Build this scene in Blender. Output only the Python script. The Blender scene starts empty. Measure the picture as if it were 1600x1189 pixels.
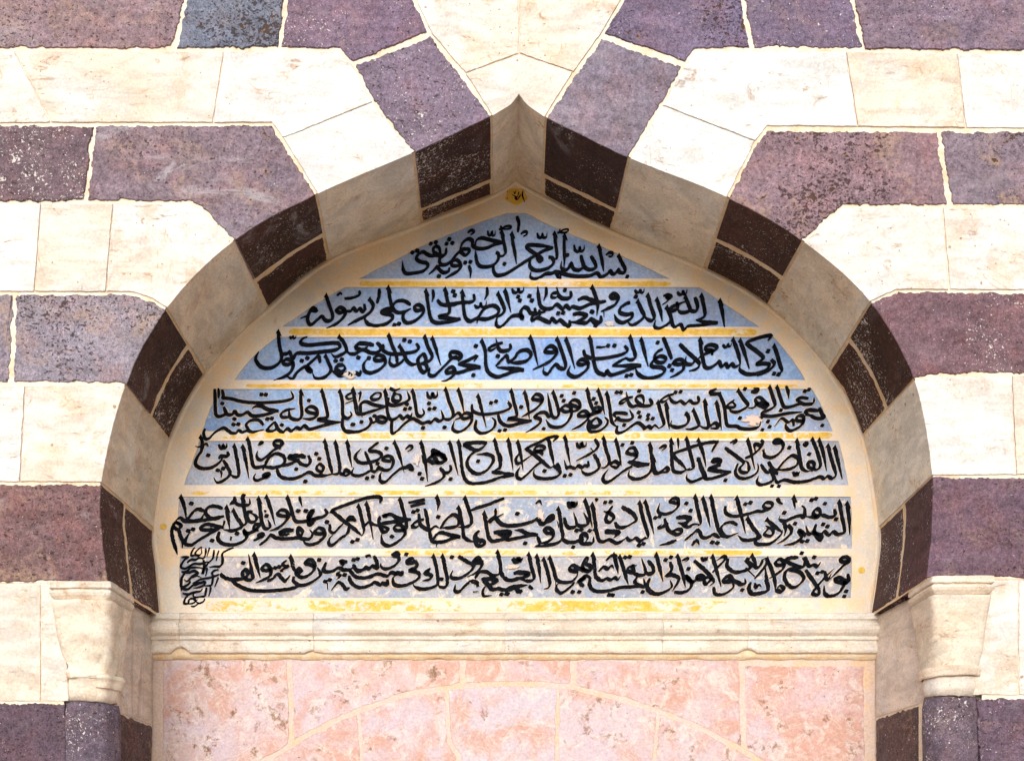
import bpy, math, random
from mathutils import Vector, noise

sc = bpy.context.scene
C = sc.collection
random.seed(7)

# ---------------------------------------------------------------- camera, sky, sun, exposure
D = 2.6            # metres from the lens to the face of the wall
P = 0.0016         # metres per traced unit on the face of the wall
CX, CY = 805.0, 1330.0
EYE = 1.6
cam_data = bpy.data.cameras.new("camera")
cam = bpy.data.objects.new("camera", cam_data)
C.objects.link(cam)
cam.location = (0, -D, EYE)
cam.rotation_euler = (math.radians(90), 0, 0)
cam_data.sensor_width = 36
cam_data.lens = 36 * D / (1600 * P)
cam_data.shift_x = -5 / 1600
cam_data.shift_y = (CY - 594.5) / 1600
cam_data.clip_end = 500
sc.camera = cam

SUN_EL, SUN_AZ = math.radians(17), math.radians(186)     # sun stands behind the viewer, a little to the left
world = bpy.data.worlds.new("World")
sc.world = world
world.use_nodes = True
wn, wl = world.node_tree.nodes, world.node_tree.links
bg = wn["Background"]
sky = wn.new("ShaderNodeTexSky")
sky.sky_type = 'NISHITA'
sky.sun_disc = False
sky.sun_elevation = SUN_EL
sky.sun_rotation = SUN_AZ
sky.air_density = 1.0
sky.dust_density = 4.0
hsv = wn.new("ShaderNodeHueSaturation")
hsv.inputs["Saturation"].default_value = 0.15
wl.new(sky.outputs[0], hsv.inputs["Color"])
wl.new(hsv.outputs[0], bg.inputs["Color"])
bg.inputs["Strength"].default_value = 0.15
sun_data = bpy.data.lights.new("sun", 'SUN')
sun_data.energy = 1.1
sun_data.angle = math.radians(50)
sun_data.color = (1.0, 0.965, 0.93)
sun = bpy.data.objects.new("sun", sun_data)
C.objects.link(sun)
sd = Vector((math.sin(SUN_AZ) * math.cos(SUN_EL), math.cos(SUN_AZ) * math.cos(SUN_EL), math.sin(SUN_EL)))
sun.rotation_euler = sd.to_track_quat('Z', 'Y').to_euler()
sun.location = (-2, -6, 6)
sc.view_settings.view_transform = 'Standard'
sc.view_settings.look = 'None'
sc.view_settings.gamma = 1.0
sc.view_settings.exposure = 0.17

# ---------------------------------------------------------------- helpers
def S(depth):
    return D / (D + depth)

def W(px, py, depth=0.0):
    """a point on the plane that lies `depth` metres behind the wall face"""
    s = S(depth)
    return Vector(((px - CX) * P / s, depth, EYE + (CY - py) * P / s))

def U(ux, uz, depth):
    """wall units (1 unit = 1.6 mm), measured from the middle of the door and from eye height"""
    return Vector((ux * P, depth, EYE + uz * P))

def n1(x, y, z=0.0):
    return noise.noise(Vector((x, y, z)))

def thing(name, label, cat, loc, group=None):
    o = bpy.data.objects.new(name, None)
    o.empty_display_size = 0.1
    C.objects.link(o)
    o.location = loc
    o["label"] = label
    o["category"] = cat
    o["kind"] = "thing"
    if group:
        o["group"] = group
    return o

def build(name, verts, faces, mats, parent=None, fmat=None, smooth=False, label=None, col=None, **attrs):
    me = bpy.data.meshes.new(name)
    base = Vector((0, 0, 0))
    p = parent
    while p is not None:
        base += p.location
        p = p.parent
    me.from_pydata([tuple(v - base) for v in verts], [], faces)
    for m in (mats if isinstance(mats, (list, tuple)) else [mats]):
        me.materials.append(m)
    if fmat:
        for poly, k in zip(me.polygons, fmat):
            poly.material_index = k
    me.validate()
    import bmesh
    bm = bmesh.new()
    bm.from_mesh(me)
    bmesh.ops.recalc_face_normals(bm, faces=bm.faces)
    bm.to_mesh(me)
    bm.free()
    if smooth:
        for poly in me.polygons:
            poly.use_smooth = True
    o = bpy.data.objects.new(name, me)
    C.objects.link(o)
    if parent:
        o.parent = parent
    if label:
        o["label"] = label
    if col:
        o.color = (*col, 1.0)
    for k, v in attrs.items():
        o[k] = v
    return o

# ---------------------------------------------------------------- materials
class NT:
    def __init__(self, name, rough=0.85, spec=0.25):
        self.m = bpy.data.materials.new(name)
        self.m.use_nodes = True
        self.t = self.m.node_tree
        self.b = self.t.nodes["Principled BSDF"]
        self.b.inputs["Roughness"].default_value = rough
        self.b.inputs["Specular IOR Level"].default_value = spec
        tc = self.n("ShaderNodeTexCoord")
        oi = self.n("ShaderNodeObjectInfo")
        self.oi = oi
        mul = self.n("ShaderNodeMath"); mul.operation = 'MULTIPLY'; mul.inputs[1].default_value = 37.0
        self.l(oi.outputs["Random"], mul.inputs[0])
        add = self.n("ShaderNodeVectorMath"); add.operation = 'ADD'
        self.l(tc.outputs["Object"], add.inputs[0]); self.l(mul.outputs[0], add.inputs[1])
        self.co = add.outputs[0]
        self.raw = tc.outputs["Object"]
    def n(self, k):
        return self.t.nodes.new(k)
    def l(self, a, b):
        self.t.links.new(a, b)
    def put(self, sock, v):
        if hasattr(v, "is_output"):
            self.l(v, sock)
        else:
            if sock.type == 'RGBA' and isinstance(v, tuple) and len(v) == 3:
                v = (*v, 1)
            sock.default_value = v
    def scaled(self, sc3):
        v = self.n("ShaderNodeVectorMath"); v.operation = 'MULTIPLY'
        self.l(self.co, v.inputs[0]); v.inputs[1].default_value = sc3
        return v.outputs[0]
    def noise(self, scale, detail=6, rough=0.6, co=None, dist=0.0):
        x = self.n("ShaderNodeTexNoise")
        x.inputs["Scale"].default_value = scale; x.inputs["Detail"].default_value = detail
        x.inputs["Roughness"].default_value = rough; x.inputs["Distortion"].default_value = dist
        self.l(co or self.co, x.inputs["Vector"])
        return x.outputs["Fac"]
    def vor(self, scale, co=None):
        x = self.n("ShaderNodeTexVoronoi"); x.inputs["Scale"].default_value = scale
        self.l(co or self.co, x.inputs["Vector"])
        sep = self.n("ShaderNodeSeparateColor"); self.l(x.outputs["Color"], sep.inputs[0])
        return x.outputs["Distance"], sep.outputs[0], sep.outputs[1]
    def math(self, op, a, b=0.0, c=None):
        x = self.n("ShaderNodeMath"); x.operation = op
        self.put(x.inputs[0], a); self.put(x.inputs[1], b)
        if c is not None: self.put(x.inputs[2], c)
        return x.outputs[0]
    def ramp(self, v, lo, hi, a=0.0, b=1.0):
        x = self.n("ShaderNodeMapRange"); x.interpolation_type = 'SMOOTHSTEP'
        self.put(x.inputs["Value"], v); self.put(x.inputs["From Min"], lo); self.put(x.inputs["From Max"], hi)
        self.put(x.inputs["To Min"], a); self.put(x.inputs["To Max"], b)
        return x.outputs[0]
    def mix(self, f, a, b, mode='MIX'):
        x = self.n("ShaderNodeMix"); x.data_type = 'RGBA'; x.blend_type = mode
        self.put(x.inputs[0], f); self.put(x.inputs[6], a); self.put(x.inputs[7], b)
        return x.outputs[2]
    def attr(self, name):
        x = self.n("ShaderNodeAttribute"); x.attribute_type = 'OBJECT'; x.attribute_name = name
        return x.outputs["Fac"]
    def objcol(self):
        return self.oi.outputs["Color"]
    def bright(self, col, v):
        """scale a colour by a value"""
        x = self.n("ShaderNodeVectorMath"); x.operation = 'SCALE'
        self.put(x.inputs[0], col); self.put(x.inputs["Scale"], v)
        return x.outputs[0]
    def spots(self, scale, keep, radius, jitter=0.6, co=None):
        """round spots: a share `keep` of the cells carries one, of varied radius"""
        wob = self.noise(scale * 2.5, 2, 0.5, co)
        d, r, g = self.vor(scale, co)
        d2 = self.math('ADD', d, self.math('MULTIPLY', self.math('SUBTRACT', wob, 0.5), 0.35))
        on = self.math('LESS_THAN', r, keep)
        rad = self.math('MULTIPLY_ADD', self.math('POWER', g, 2.0), radius * jitter * 2, radius * (1 - jitter))
        rel = self.math('DIVIDE', d2, rad)
        return self.math('MULTIPLY', self.ramp(rel, 1.0, 0.7), on)
    def done(self, col, h=None, strength=0.5, dist=0.004):
        self.put(self.b.inputs["Base Color"], col)
        if h is not None:
            bp = self.n("ShaderNodeBump"); bp.inputs["Strength"].default_value = strength
            bp.inputs["Distance"].default_value = dist
            self.put(bp.inputs["Height"], h)
            self.l(bp.outputs[0], self.b.inputs["Normal"])
        return self.m

def make_basalt(name, soffit):
    """purple volcanic stone; object colour = block colour, object props: pits, specks, patch"""
    t = NT(name, 0.8, 0.2)
    base = t.objcol()
    big = t.noise(3.2, 5, 0.6, dist=0.6)
    med = t.noise(13, 6, 0.65)
    strk = t.noise(5, 6, 0.7, co=t.scaled((1.8, 1, 4.5)))
    fine = t.noise(210, 3, 0.7)
    grain = t.noise(75, 4, 0.75)
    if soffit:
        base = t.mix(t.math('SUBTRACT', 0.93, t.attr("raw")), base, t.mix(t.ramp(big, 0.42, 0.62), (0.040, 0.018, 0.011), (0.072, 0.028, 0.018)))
    c = t.mix(t.ramp(big, 0.42, 0.68, 0, 0.65), base, t.mix(1.0, base, (0.92, 0.99, 1.08), 'MULTIPLY'))
    c = t.mix(t.ramp(med, 0.45, 0.72, 0, 0.75), c, t.mix(1.0, c, (1.20, 0.97, 0.88), 'MULTIPLY'))
    c = t.bright(c, t.ramp(strk, 0.28, 0.74, 0.78, 1.24))
    c = t.bright(c, t.ramp(grain, 0.28, 0.74, 0.68, 1.34))
    c = t.bright(c, t.ramp(fine, 0.3, 0.7, 0.70, 1.30))
    # tan, dusty, weathered patches
    pn = t.math('MULTIPLY', t.ramp(t.noise(7.5, 8, 0.68, dist=0.8), 0.50, 0.66), t.ramp(grain, 0.36, 0.6))
    pn = t.math('MULTIPLY', pn, t.attr("patch"))
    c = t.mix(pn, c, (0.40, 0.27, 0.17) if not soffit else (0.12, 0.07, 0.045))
    # pale scuffs
    sc_ = t.math('MULTIPLY', t.ramp(t.noise(4.5, 9, 0.72, co=t.scaled((1, 1, 2.2)), dist=1.2), 0.53, 0.72), t.attr("scuff"))
    c = t.mix(sc_, c, (0.42, 0.40, 0.43))
    # pits of many sizes, gathered in places, some with a rusty rim
    pk = t.attr("pits")
    where = t.ramp(t.noise(4.0, 4, 0.6), 0.34, 0.66)
    def holes(scale, base_, gain, soft, co=None):
        thr = t.math('SUBTRACT', base_, t.math('MULTIPLY', t.math('MULTIPLY', pk, where), gain))
        return t.ramp(t.noise(scale, 3, 0.55, co), thr, t.math('ADD', thr, soft))
    flat = t.scaled((0.8, 1, 1.25))
    p1 = holes(95, 0.685, 0.145, 0.03, flat)
    p2 = holes(30, 0.755, 0.125, 0.025)
    p3 = holes(180, 0.675, 0.13, 0.04)
    rim = holes(30, 0.72, 0.125, 0.05)
    c = t.mix(t.math('MULTIPLY', rim, 0.55), c, (0.30, 0.17, 0.09))
    pit = t.math('MAXIMUM', t.math('MAXIMUM', p1, p2), p3)
    c = t.mix(t.math('MULTIPLY', pit, 0.82), c, (0.035, 0.018, 0.014))
    # white specks of lime, also gathered in places
    sp = t.attr("specks")
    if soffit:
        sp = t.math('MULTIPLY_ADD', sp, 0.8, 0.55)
    area = t.math('MULTIPLY', sp, t.ramp(t.noise(5.5, 5, 0.65), 0.36, 0.64, 0.15, 1.0))
    def lime(scale, base_, gain, soft, off):
        o_ = t.n("ShaderNodeVectorMath"); o_.operation = 'ADD'
        t.l(t.co, o_.inputs[0]); o_.inputs[1].default_value = (off, off, off)
        thr = t.math('SUBTRACT', base_, t.math('MULTIPLY', area, gain))
        return t.ramp(t.noise(scale, 3, 0.6, o_.outputs[0]), thr, t.math('ADD', thr, soft))
    s1 = lime(120, 0.735, 0.14, 0.03, 3.0)
    s2 = lime(48, 0.77, 0.12, 0.03, 8.0)
    s4 = lime(230, 0.71, 0.12, 0.04, 13.0)
    spk = t.math('MAXIMUM', t.math('MAXIMUM', s1, s2), s4)
    c = t.mix(t.math('MULTIPLY', spk, 0.85), c, (0.72, 0.66, 0.63))
    h = t.math('ADD', t.math('MULTIPLY', grain, 0.5), t.math('MULTIPLY', fine, 0.25))
    h = t.math('SUBTRACT', h, t.math('MULTIPLY', pit, 0.9))
    h = t.math('ADD', h, t.math('MULTIPLY', spk, 0.2))
    return t.done(c, h, 0.75, 0.004)

def make_limestone(name, veins=0.5, tint=None):
    """cream building stone; object colour = block colour, object prop: stain"""
    t = NT(name, 0.72, 0.3)
    base = t.objcol()
    big = t.noise(2.6, 6, 0.62, dist=0.5)
    med = t.noise(11, 7, 0.68, dist=0.3)
    fine = t.noise(170, 3, 0.65)
    strk = t.noise(9, 7, 0.7, co=t.scaled((0.8, 1, 2.6)), dist=0.6)
    st = t.attr("stain")
    if tint:
        base = t.mix(t.ramp(big, 0.30, 0.60, 0.25, 0.9), base, tint)
    c = t.mix(t.math('MULTIPLY', t.ramp(big, 0.38, 0.60), t.math('MULTIPLY', st, 1.0)), base, (0.76, 0.62, 0.49))
    c = t.mix(t.math('MULTIPLY', t.ramp(med, 0.50, 0.66), t.math('MULTIPLY', st, 0.8)), c, (0.69, 0.50, 0.35))
    c = t.mix(t.ramp(t.noise(5, 5, 0.6), 0.52, 0.70, 0, 0.55 if not tint else 0.1), c, (0.66, 0.67, 0.68))
    sk = t.math('MULTIPLY', t.ramp(t.noise(7, 6, 0.65, co=t.scaled((3.0, 3.0, 0.28)), dist=0.4), 0.50, 0.72), t.attr("streak"))
    c = t.mix(sk, c, (0.40, 0.27, 0.21))
    c = t.bright(c, t.ramp(fine, 0.28, 0.72, 0.85, 1.09))
    c = t.bright(c, t.ramp(strk, 0.34, 0.68, 1.05, 0.74))
    # brown flecks and hairline marks
    fl = t.math('MULTIPLY', t.ramp(t.noise(26, 6, 0.7, co=t.scaled((0.55, 1, 1.5)), dist=1.5), 0.595, 0.68), t.ramp(med, 0.42, 0.56))
    c = t.mix(t.math('MULTIPLY', fl, veins), c, (0.42, 0.22, 0.09))
    p1 = t.spots(38, 0.10, 0.13)
    p2 = t.spots(95, 0.09, 0.17)
    c = t.mix(t.math('MULTIPLY', t.math('MAXIMUM', p1, p2), 0.75), c, (0.30, 0.17, 0.08))
    vn = t.math('ABSOLUTE', t.math('SUBTRACT', t.noise(3.3, 4, 0.55, dist=2.0), 0.5))
    vv = t.math('MULTIPLY', t.ramp(vn, 0.008, 0.0), t.ramp(med, 0.46, 0.58))
    c = t.mix(t.math('MULTIPLY', vv, 0.6 * veins + 0.2), c, (0.45, 0.27, 0.13))
    h = t.math('ADD', t.math('MULTIPLY', fine, 0.3), t.math('MULTIPLY', strk, 0.8))
    h = t.math('SUBTRACT', h, t.math('MULTIPLY', t.math('MAXIMUM', fl, p1), 0.5))
    return t.done(c, h, 0.6, 0.005)

def make_mortar(name, a, b):
    t = NT(name, 0.95, 0.1)
    n = t.noise(28, 6, 0.7)
    f = t.noise(160, 3, 0.7)
    c = t.mix(t.ramp(n, 0.38, 0.62), a, b)
    c = t.mix(t.ramp(t.noise(9, 5, 0.65, dist=0.8), 0.50, 0.68, 0, 0.7), c, (0.70, 0.47, 0.27))
    c = t.bright(c, t.ramp(f, 0.25, 0.75, 0.85, 1.1))
    return t.done(c, t.math('ADD', t.math('MULTIPLY', n, 1.0), t.math('MULTIPLY', f, 0.4)), 0.6, 0.004)

def make_plaster():
    t = NT("tablet_plaster", 0.75, 0.25)
    big = t.noise(5, 6, 0.6, dist=0.5)
    med = t.noise(22, 6, 0.65)
    fine = t.noise(170, 3, 0.65)
    c = t.mix(t.ramp(big, 0.38, 0.60), (0.74, 0.64, 0.52), (0.77, 0.57, 0.37))
    c = t.mix(t.ramp(med, 0.46, 0.62, 0, 0.8), c, (0.66, 0.58, 0.51))
    c = t.bright(c, t.ramp(fine, 0.25, 0.75, 0.92, 1.06))
    fl = t.ramp(t.noise(34, 7, 0.75, dist=0.5), 0.62, 0.72)
    c = t.mix(t.math('MULTIPLY', fl, 0.55), c, (0.50, 0.30, 0.15))
    wht = t.ramp(t.noise(45, 6, 0.75, dist=0.4), 0.62, 0.70)
    c = t.mix(t.math('MULTIPLY', wht, 0.6), c, (0.80, 0.77, 0.72))
    return t.done(c, t.math('ADD', t.math('MULTIPLY', med, 1.0), t.math('MULTIPLY', fine, 0.2)), 0.4, 0.003)

def make_blue():
    """worn blue paint on stone; object colour = paint, object prop: wear"""
    t = NT("worn_blue_paint", 0.6, 0.3)
    base = t.objcol()
    big = t.noise(4.2, 6, 0.62, co=t.scaled((1, 1, 1.6)), dist=0.8)
    med = t.noise(16, 7, 0.7, dist=0.6)
    fine = t.noise(120, 4, 0.7)
    w = t.attr("wear")
    c = t.mix(t.ramp(big, 0.40, 0.62, 0, 0.75), base, t.mix(1.0, base, (1.50, 1.28, 1.06), 'MULTIPLY'))
    c = t.mix(t.ramp(med, 0.44, 0.66, 0, 0.65), c, t.mix(1.0, c, (0.66, 0.76, 0.92), 'MULTIPLY'))
    # the paint is rubbed through to grey stone, and chipped to cream plaster
    rub = t.math('MULTIPLY', t.ramp(t.noise(8, 8, 0.72, dist=0.7), 0.42, 0.60), w)
    c = t.mix(t.math('MULTIPLY', rub, 0.85), c, t.mix(t.ramp(t.noise(21, 5, 0.7), 0.4, 0.62), (0.36, 0.32, 0.34), (0.46, 0.40, 0.37)))
    thr = t.math('MULTIPLY_ADD', w, -0.115, 0.665)
    chip = t.ramp(t.noise(22, 8, 0.74, dist=0.9), thr, t.math('ADD', thr, 0.04))
    c = t.mix(t.math('MULTIPLY', chip, 0.8), c, (0.68, 0.57, 0.45))
    dirt = t.ramp(t.noise(33, 7, 0.75, dist=0.6), 0.60, 0.72)
    c = t.mix(t.math('MULTIPLY', dirt, 0.35), c, (0.20, 0.16, 0.14))
    c = t.bright(c, t.ramp(fine, 0.28, 0.72, 0.80, 1.18))
    return t.done(c, t.math('ADD', med, t.math('MULTIPLY', fine, 0.4)), 0.35, 0.003)

def make_gilt():
    """yellow paint flaking off a plaster bar; object prop: wear"""
    t = NT("flaking_yellow_paint", 0.6, 0.35)
    w = t.attr("wear")
    a = t.noise(3.6, 4, 0.6)
    b = t.noise(38, 7, 0.72, co=t.scaled((0.8, 1, 1.2)), dist=0.5)
    v = t.math('ADD', t.math('MULTIPLY', a, 0.48), t.math('MULTIPLY', b, 0.52))
    on = t.ramp(v, t.math('MULTIPLY_ADD', w, 0.20, 0.38), t.math('MULTIPLY_ADD', w, 0.20, 0.44))
    y = t.mix(t.ramp(t.noise(60, 4, 0.7), 0.35, 0.7), (0.62, 0.36, 0.025), (0.74, 0.49, 0.12))
    pl = t.mix(t.ramp(t.noise(20, 6, 0.7), 0.4, 0.65), (0.70, 0.60, 0.47), (0.60, 0.53, 0.48))
    c = t.mix(on, pl, y)
    return t.done(c, b, 0.35, 0.003)

def make_pink():
    """mottled pink marble; object colour = block colour"""
    t = NT("mottled_pink_marble", 0.55, 0.35)
    base = t.objcol()
    big = t.noise(4.0, 6, 0.62, dist=0.7)
    med = t.noise(19, 8, 0.72, dist=0.9)
    fine = t.noise(130, 4, 0.7)
    c = t.mix(t.ramp(big, 0.36, 0.66), base, (0.60, 0.47, 0.52))
    c = t.mix(t.ramp(t.noise(6.5, 6, 0.6, dist=0.5), 0.44, 0.62, 0, 0.9), c, (0.60, 0.33, 0.25))
    c = t.mix(t.ramp(med, 0.48, 0.63, 0, 0.75), c, (0.73, 0.62, 0.57))
    vn = t.math('ABSOLUTE', t.math('SUBTRACT', t.noise(13, 6, 0.62, dist=1.4), 0.5))
    c = t.mix(t.math('MULTIPLY', t.ramp(vn, 0.022, 0.0), 0.38), c, (0.78, 0.67, 0.58))
    rust = t.math('MULTIPLY', t.ramp(t.noise(19, 9, 0.78, dist=0.15), 0.555, 0.62), t.ramp(t.noise(4.5, 3, 0.5), 0.40, 0.54))
    c = t.mix(t.math('MULTIPLY', rust, 0.8), c, (0.33, 0.15, 0.06))
    core = t.math('MULTIPLY', t.ramp(t.noise(19, 9, 0.78, dist=0.15), 0.61, 0.66), t.ramp(t.noise(4.5, 3, 0.5), 0.42, 0.58))
    c = t.mix(t.math('MULTIPLY', core, 0.7), c, (0.12, 0.05, 0.03))
    mott = t.ramp(t.noise(31, 7, 0.75, dist=0.7), 0.55, 0.68)
    c = t.mix(t.math('MULTIPLY', mott, 0.65), c, (0.52, 0.29, 0.19))
    dots = t.spots(42, 0.06, 0.10)
    c = t.mix(t.math('MULTIPLY', dots, 0.85), c, (0.10, 0.05, 0.04))
    c = t.bright(c, t.ramp(fine, 0.25, 0.75, 0.74, 1.0))
    h = t.math('SUBTRACT', t.math('MULTIPLY', fine, 0.3), t.math('MULTIPLY', rust, 0.8))
    return t.done(c, h, 0.4, 0.003)

def make_ink():
    t = NT("black_ink_paint", 0.9, 0.03)
    n = t.noise(60, 5, 0.7)
    c = t.mix(t.ramp(n, 0.35, 0.72), (0.003, 0.0035, 0.005), (0.010, 0.011, 0.015))
    fl = t.ramp(t.noise(70, 7, 0.78), 0.655, 0.70)
    c = t.mix(t.math('MULTIPLY', fl, 0.55), c, (0.26, 0.24, 0.24))
    return t.done(c, n, 0.3, 0.002)

def make_ground():
    t = NT("pale_paving", 0.9, 0.2)
    n = t.noise(2.0, 6, 0.6)
    c = t.mix(t.ramp(n, 0.35, 0.65), (0.64, 0.53, 0.40), (0.72, 0.60, 0.46))
    br = t.n("ShaderNodeTexBrick"); br.inputs["Scale"].default_value = 1.2
    t.l(t.raw, br.inputs["Vector"])
    br.inputs["Mortar Size"].default_value = 0.012
    br.inputs["Color1"].default_value = (1, 1, 1, 1); br.inputs["Color2"].default_value = (0.86, 0.86, 0.86, 1)
    br.inputs["Mortar"].default_value = (0.5, 0.47, 0.43, 1)
    c = t.mix(1.0, c, br.outputs["Color"], 'MULTIPLY')
    return t.done(c, n, 0.3, 0.004)

M_DARK = make_basalt("purple_basalt", False)
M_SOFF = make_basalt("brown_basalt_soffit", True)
M_CREAM = make_limestone("cream_limestone", veins=0.6)
M_MORT = make_mortar("cream_mortar", (0.80, 0.66, 0.50), (0.80, 0.72, 0.62))
M_MORT2 = make_mortar("tan_mortar", (0.74, 0.53, 0.31), (0.78, 0.65, 0.49))
M_PLASTER = make_plaster()
M_BLUE = make_blue()
M_GILT = make_gilt()
M_PINK = make_pink()
M_INK = make_ink()
M_GROUND = make_ground()
M_CREAM_SOFF = make_limestone("stained_limestone_soffit", veins=0.9, tint=(0.84, 0.72, 0.56))
M_MORT3 = make_mortar("pale_pinkish_mortar", (0.65, 0.49, 0.41), (0.65, 0.51, 0.45))
M_CUT = make_mortar("pale_cut_stone", (0.60, 0.52, 0.45), (0.52, 0.49, 0.50))

# ---------------------------------------------------------------- the arch lines: edge on the wall face, edge on the recess
DB = D * 0.15470
sB = S(DB)
KEY = {  # joint: (front edge, back edge) in traced units
 'L0': ((169, 911), (251, 963)), 'L1': ((159, 754), (240, 825)), 'L2': ((196, 604), (265, 689)),
 'L3': ((261, 482), (322, 582)), 'L4': ((366, 377), (417, 483)), 'L5': ((496, 304), (516, 406)),
 'L6': ((645, 240), (657, 350)), 'L7': ((769, 182), (771, 304)), 'A': ((811, 148), (806, 283)),
 'R7': ((851, 184), (845, 305)), 'R6': ((984, 248), (957, 361)), 'R5': ((1136, 309), (1100, 420)),
 'R4': ((1256, 379), (1201, 479)), 'R3': ((1359, 472), (1294, 577)), 'R2': ((1428, 594), (1348, 682)),
 'R1': ((1456, 743), (1373, 823)), 'R0': ((1447, 905), (1359, 963)),
}
EXTRA = {  # points between two joints: (front, back)
 ('L0', 'L1'): [((161, 850), (245, 890))], ('R1', 'R0'): [((1454, 840), (1370, 890))],
 ('L7', 'A'): [((797, 165), (792, 293))], ('A', 'R7'): [((824, 165), (820, 292))],
}
ORDER = ['L0', 'L1', 'L2', 'L3', 'L4', 'L5', 'L6', 'L7', 'A', 'R7', 'R6', 'R5', 'R4', 'R3', 'R2', 'R1', 'R0']

def catmull(p, n):
    """smooth line through p with n steps per span; returns list of lists (one per span)"""
    out = []
    for i in range(len(p) - 1):
        p0 = p[i - 1] if i else tuple(2 * a - b for a, b in zip(p[0], p[1]))
        p3 = p[i + 2] if i + 2 < len(p) else tuple(2 * a - b for a, b in zip(p[-1], p[-2]))
        p1, p2 = p[i], p[i + 1]
        seg = []
        for k in range(n + 1):
            t = k / n
            seg.append(tuple(0.5 * (2 * b + (c - a) * t + (2 * a - 5 * b + 4 * c - d) * t * t + (3 * b - a - 3 * c + d) * t ** 3)
                             for a, b, c, d in zip(p0, p1, p2, p3)))
        out.append(seg)
    return out

SEG = {}   # (k0,k1) -> list of (fx,fy,bx,by)
def _chain(keys):
    pts, owner = [], []
    for a, b in zip(keys, keys[1:]):
        pts.append(KEY[a][0] + KEY[a][1]); owner.append((a, b))
        for f, bk in EXTRA.get((a, b), []):
            pts.append(f + bk); owner.append((a, b))
    pts.append(KEY[keys[-1]][0] + KEY[keys[-1]][1])
    for seg, ow in zip(catmull(pts, 8), owner):
        SEG.setdefault(ow, [])
        SEG[ow] += seg if not SEG[ow] else seg[1:]
_chain(ORDER[:8]); _chain(ORDER[7:9]); _chain(ORDER[8:10]); _chain(ORDER[9:])
ALL = []
for a, b in zip(ORDER, ORDER[1:]):
    ALL += SEG[(a, b)] if not ALL else SEG[(a, b)][1:]

def soff(q, f, out=0.0):
    """point on the soffit between front edge and back edge, `out` units into the masonry"""
    a, b = W(q[0], q[1], 0), W(q[2], q[3], DB)
    p = a.lerp(b, f)
    if out:
        c = W(808, 720, 0)
        d = Vector((p.x - c.x, 0, p.z - c.z)).normalized()
        p = p + d * out * P
    return p

# ---------------------------------------------------------------- one squared block, with rough worn edges
def offset_poly(pts, dist):
    n = len(pts)
    area = sum(pts[i][0] * pts[(i + 1) % n][1] - pts[(i + 1) % n][0] * pts[i][1] for i in range(n))
    sg = 1 if area > 0 else -1
    out = []
    for i in range(n):
        a, b, c = pts[i - 1], pts[i], pts[(i + 1) % n]
        e0 = Vector((b[0] - a[0], b[1] - a[1])); e1 = Vector((c[0] - b[0], c[1] - b[1]))
        n0 = Vector((-e0.y, e0.x)).normalized() * sg; n1_ = Vector((-e1.y, e1.x)).normalized() * sg
        d0, d1 = dist[i - 1], dist[i]
        det = n0.x * n1_.y - n0.y * n1_.x
        if abs(det) < 0.25:
            m = n0 * d0 if d0 > d1 else n1_ * d1
            if d0 and d1: m = (n0 * d0 + n1_ * d1) * 0.5
            out.append((b[0] + m.x, b[1] + m.y))
        else:
            x = (d0 * n1_.y - d1 * n0.y) / det
            y = (n0.x * d1 - n1_.x * d0) / det
            out.append((b[0] + x, b[1] + y))
    return out

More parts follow.
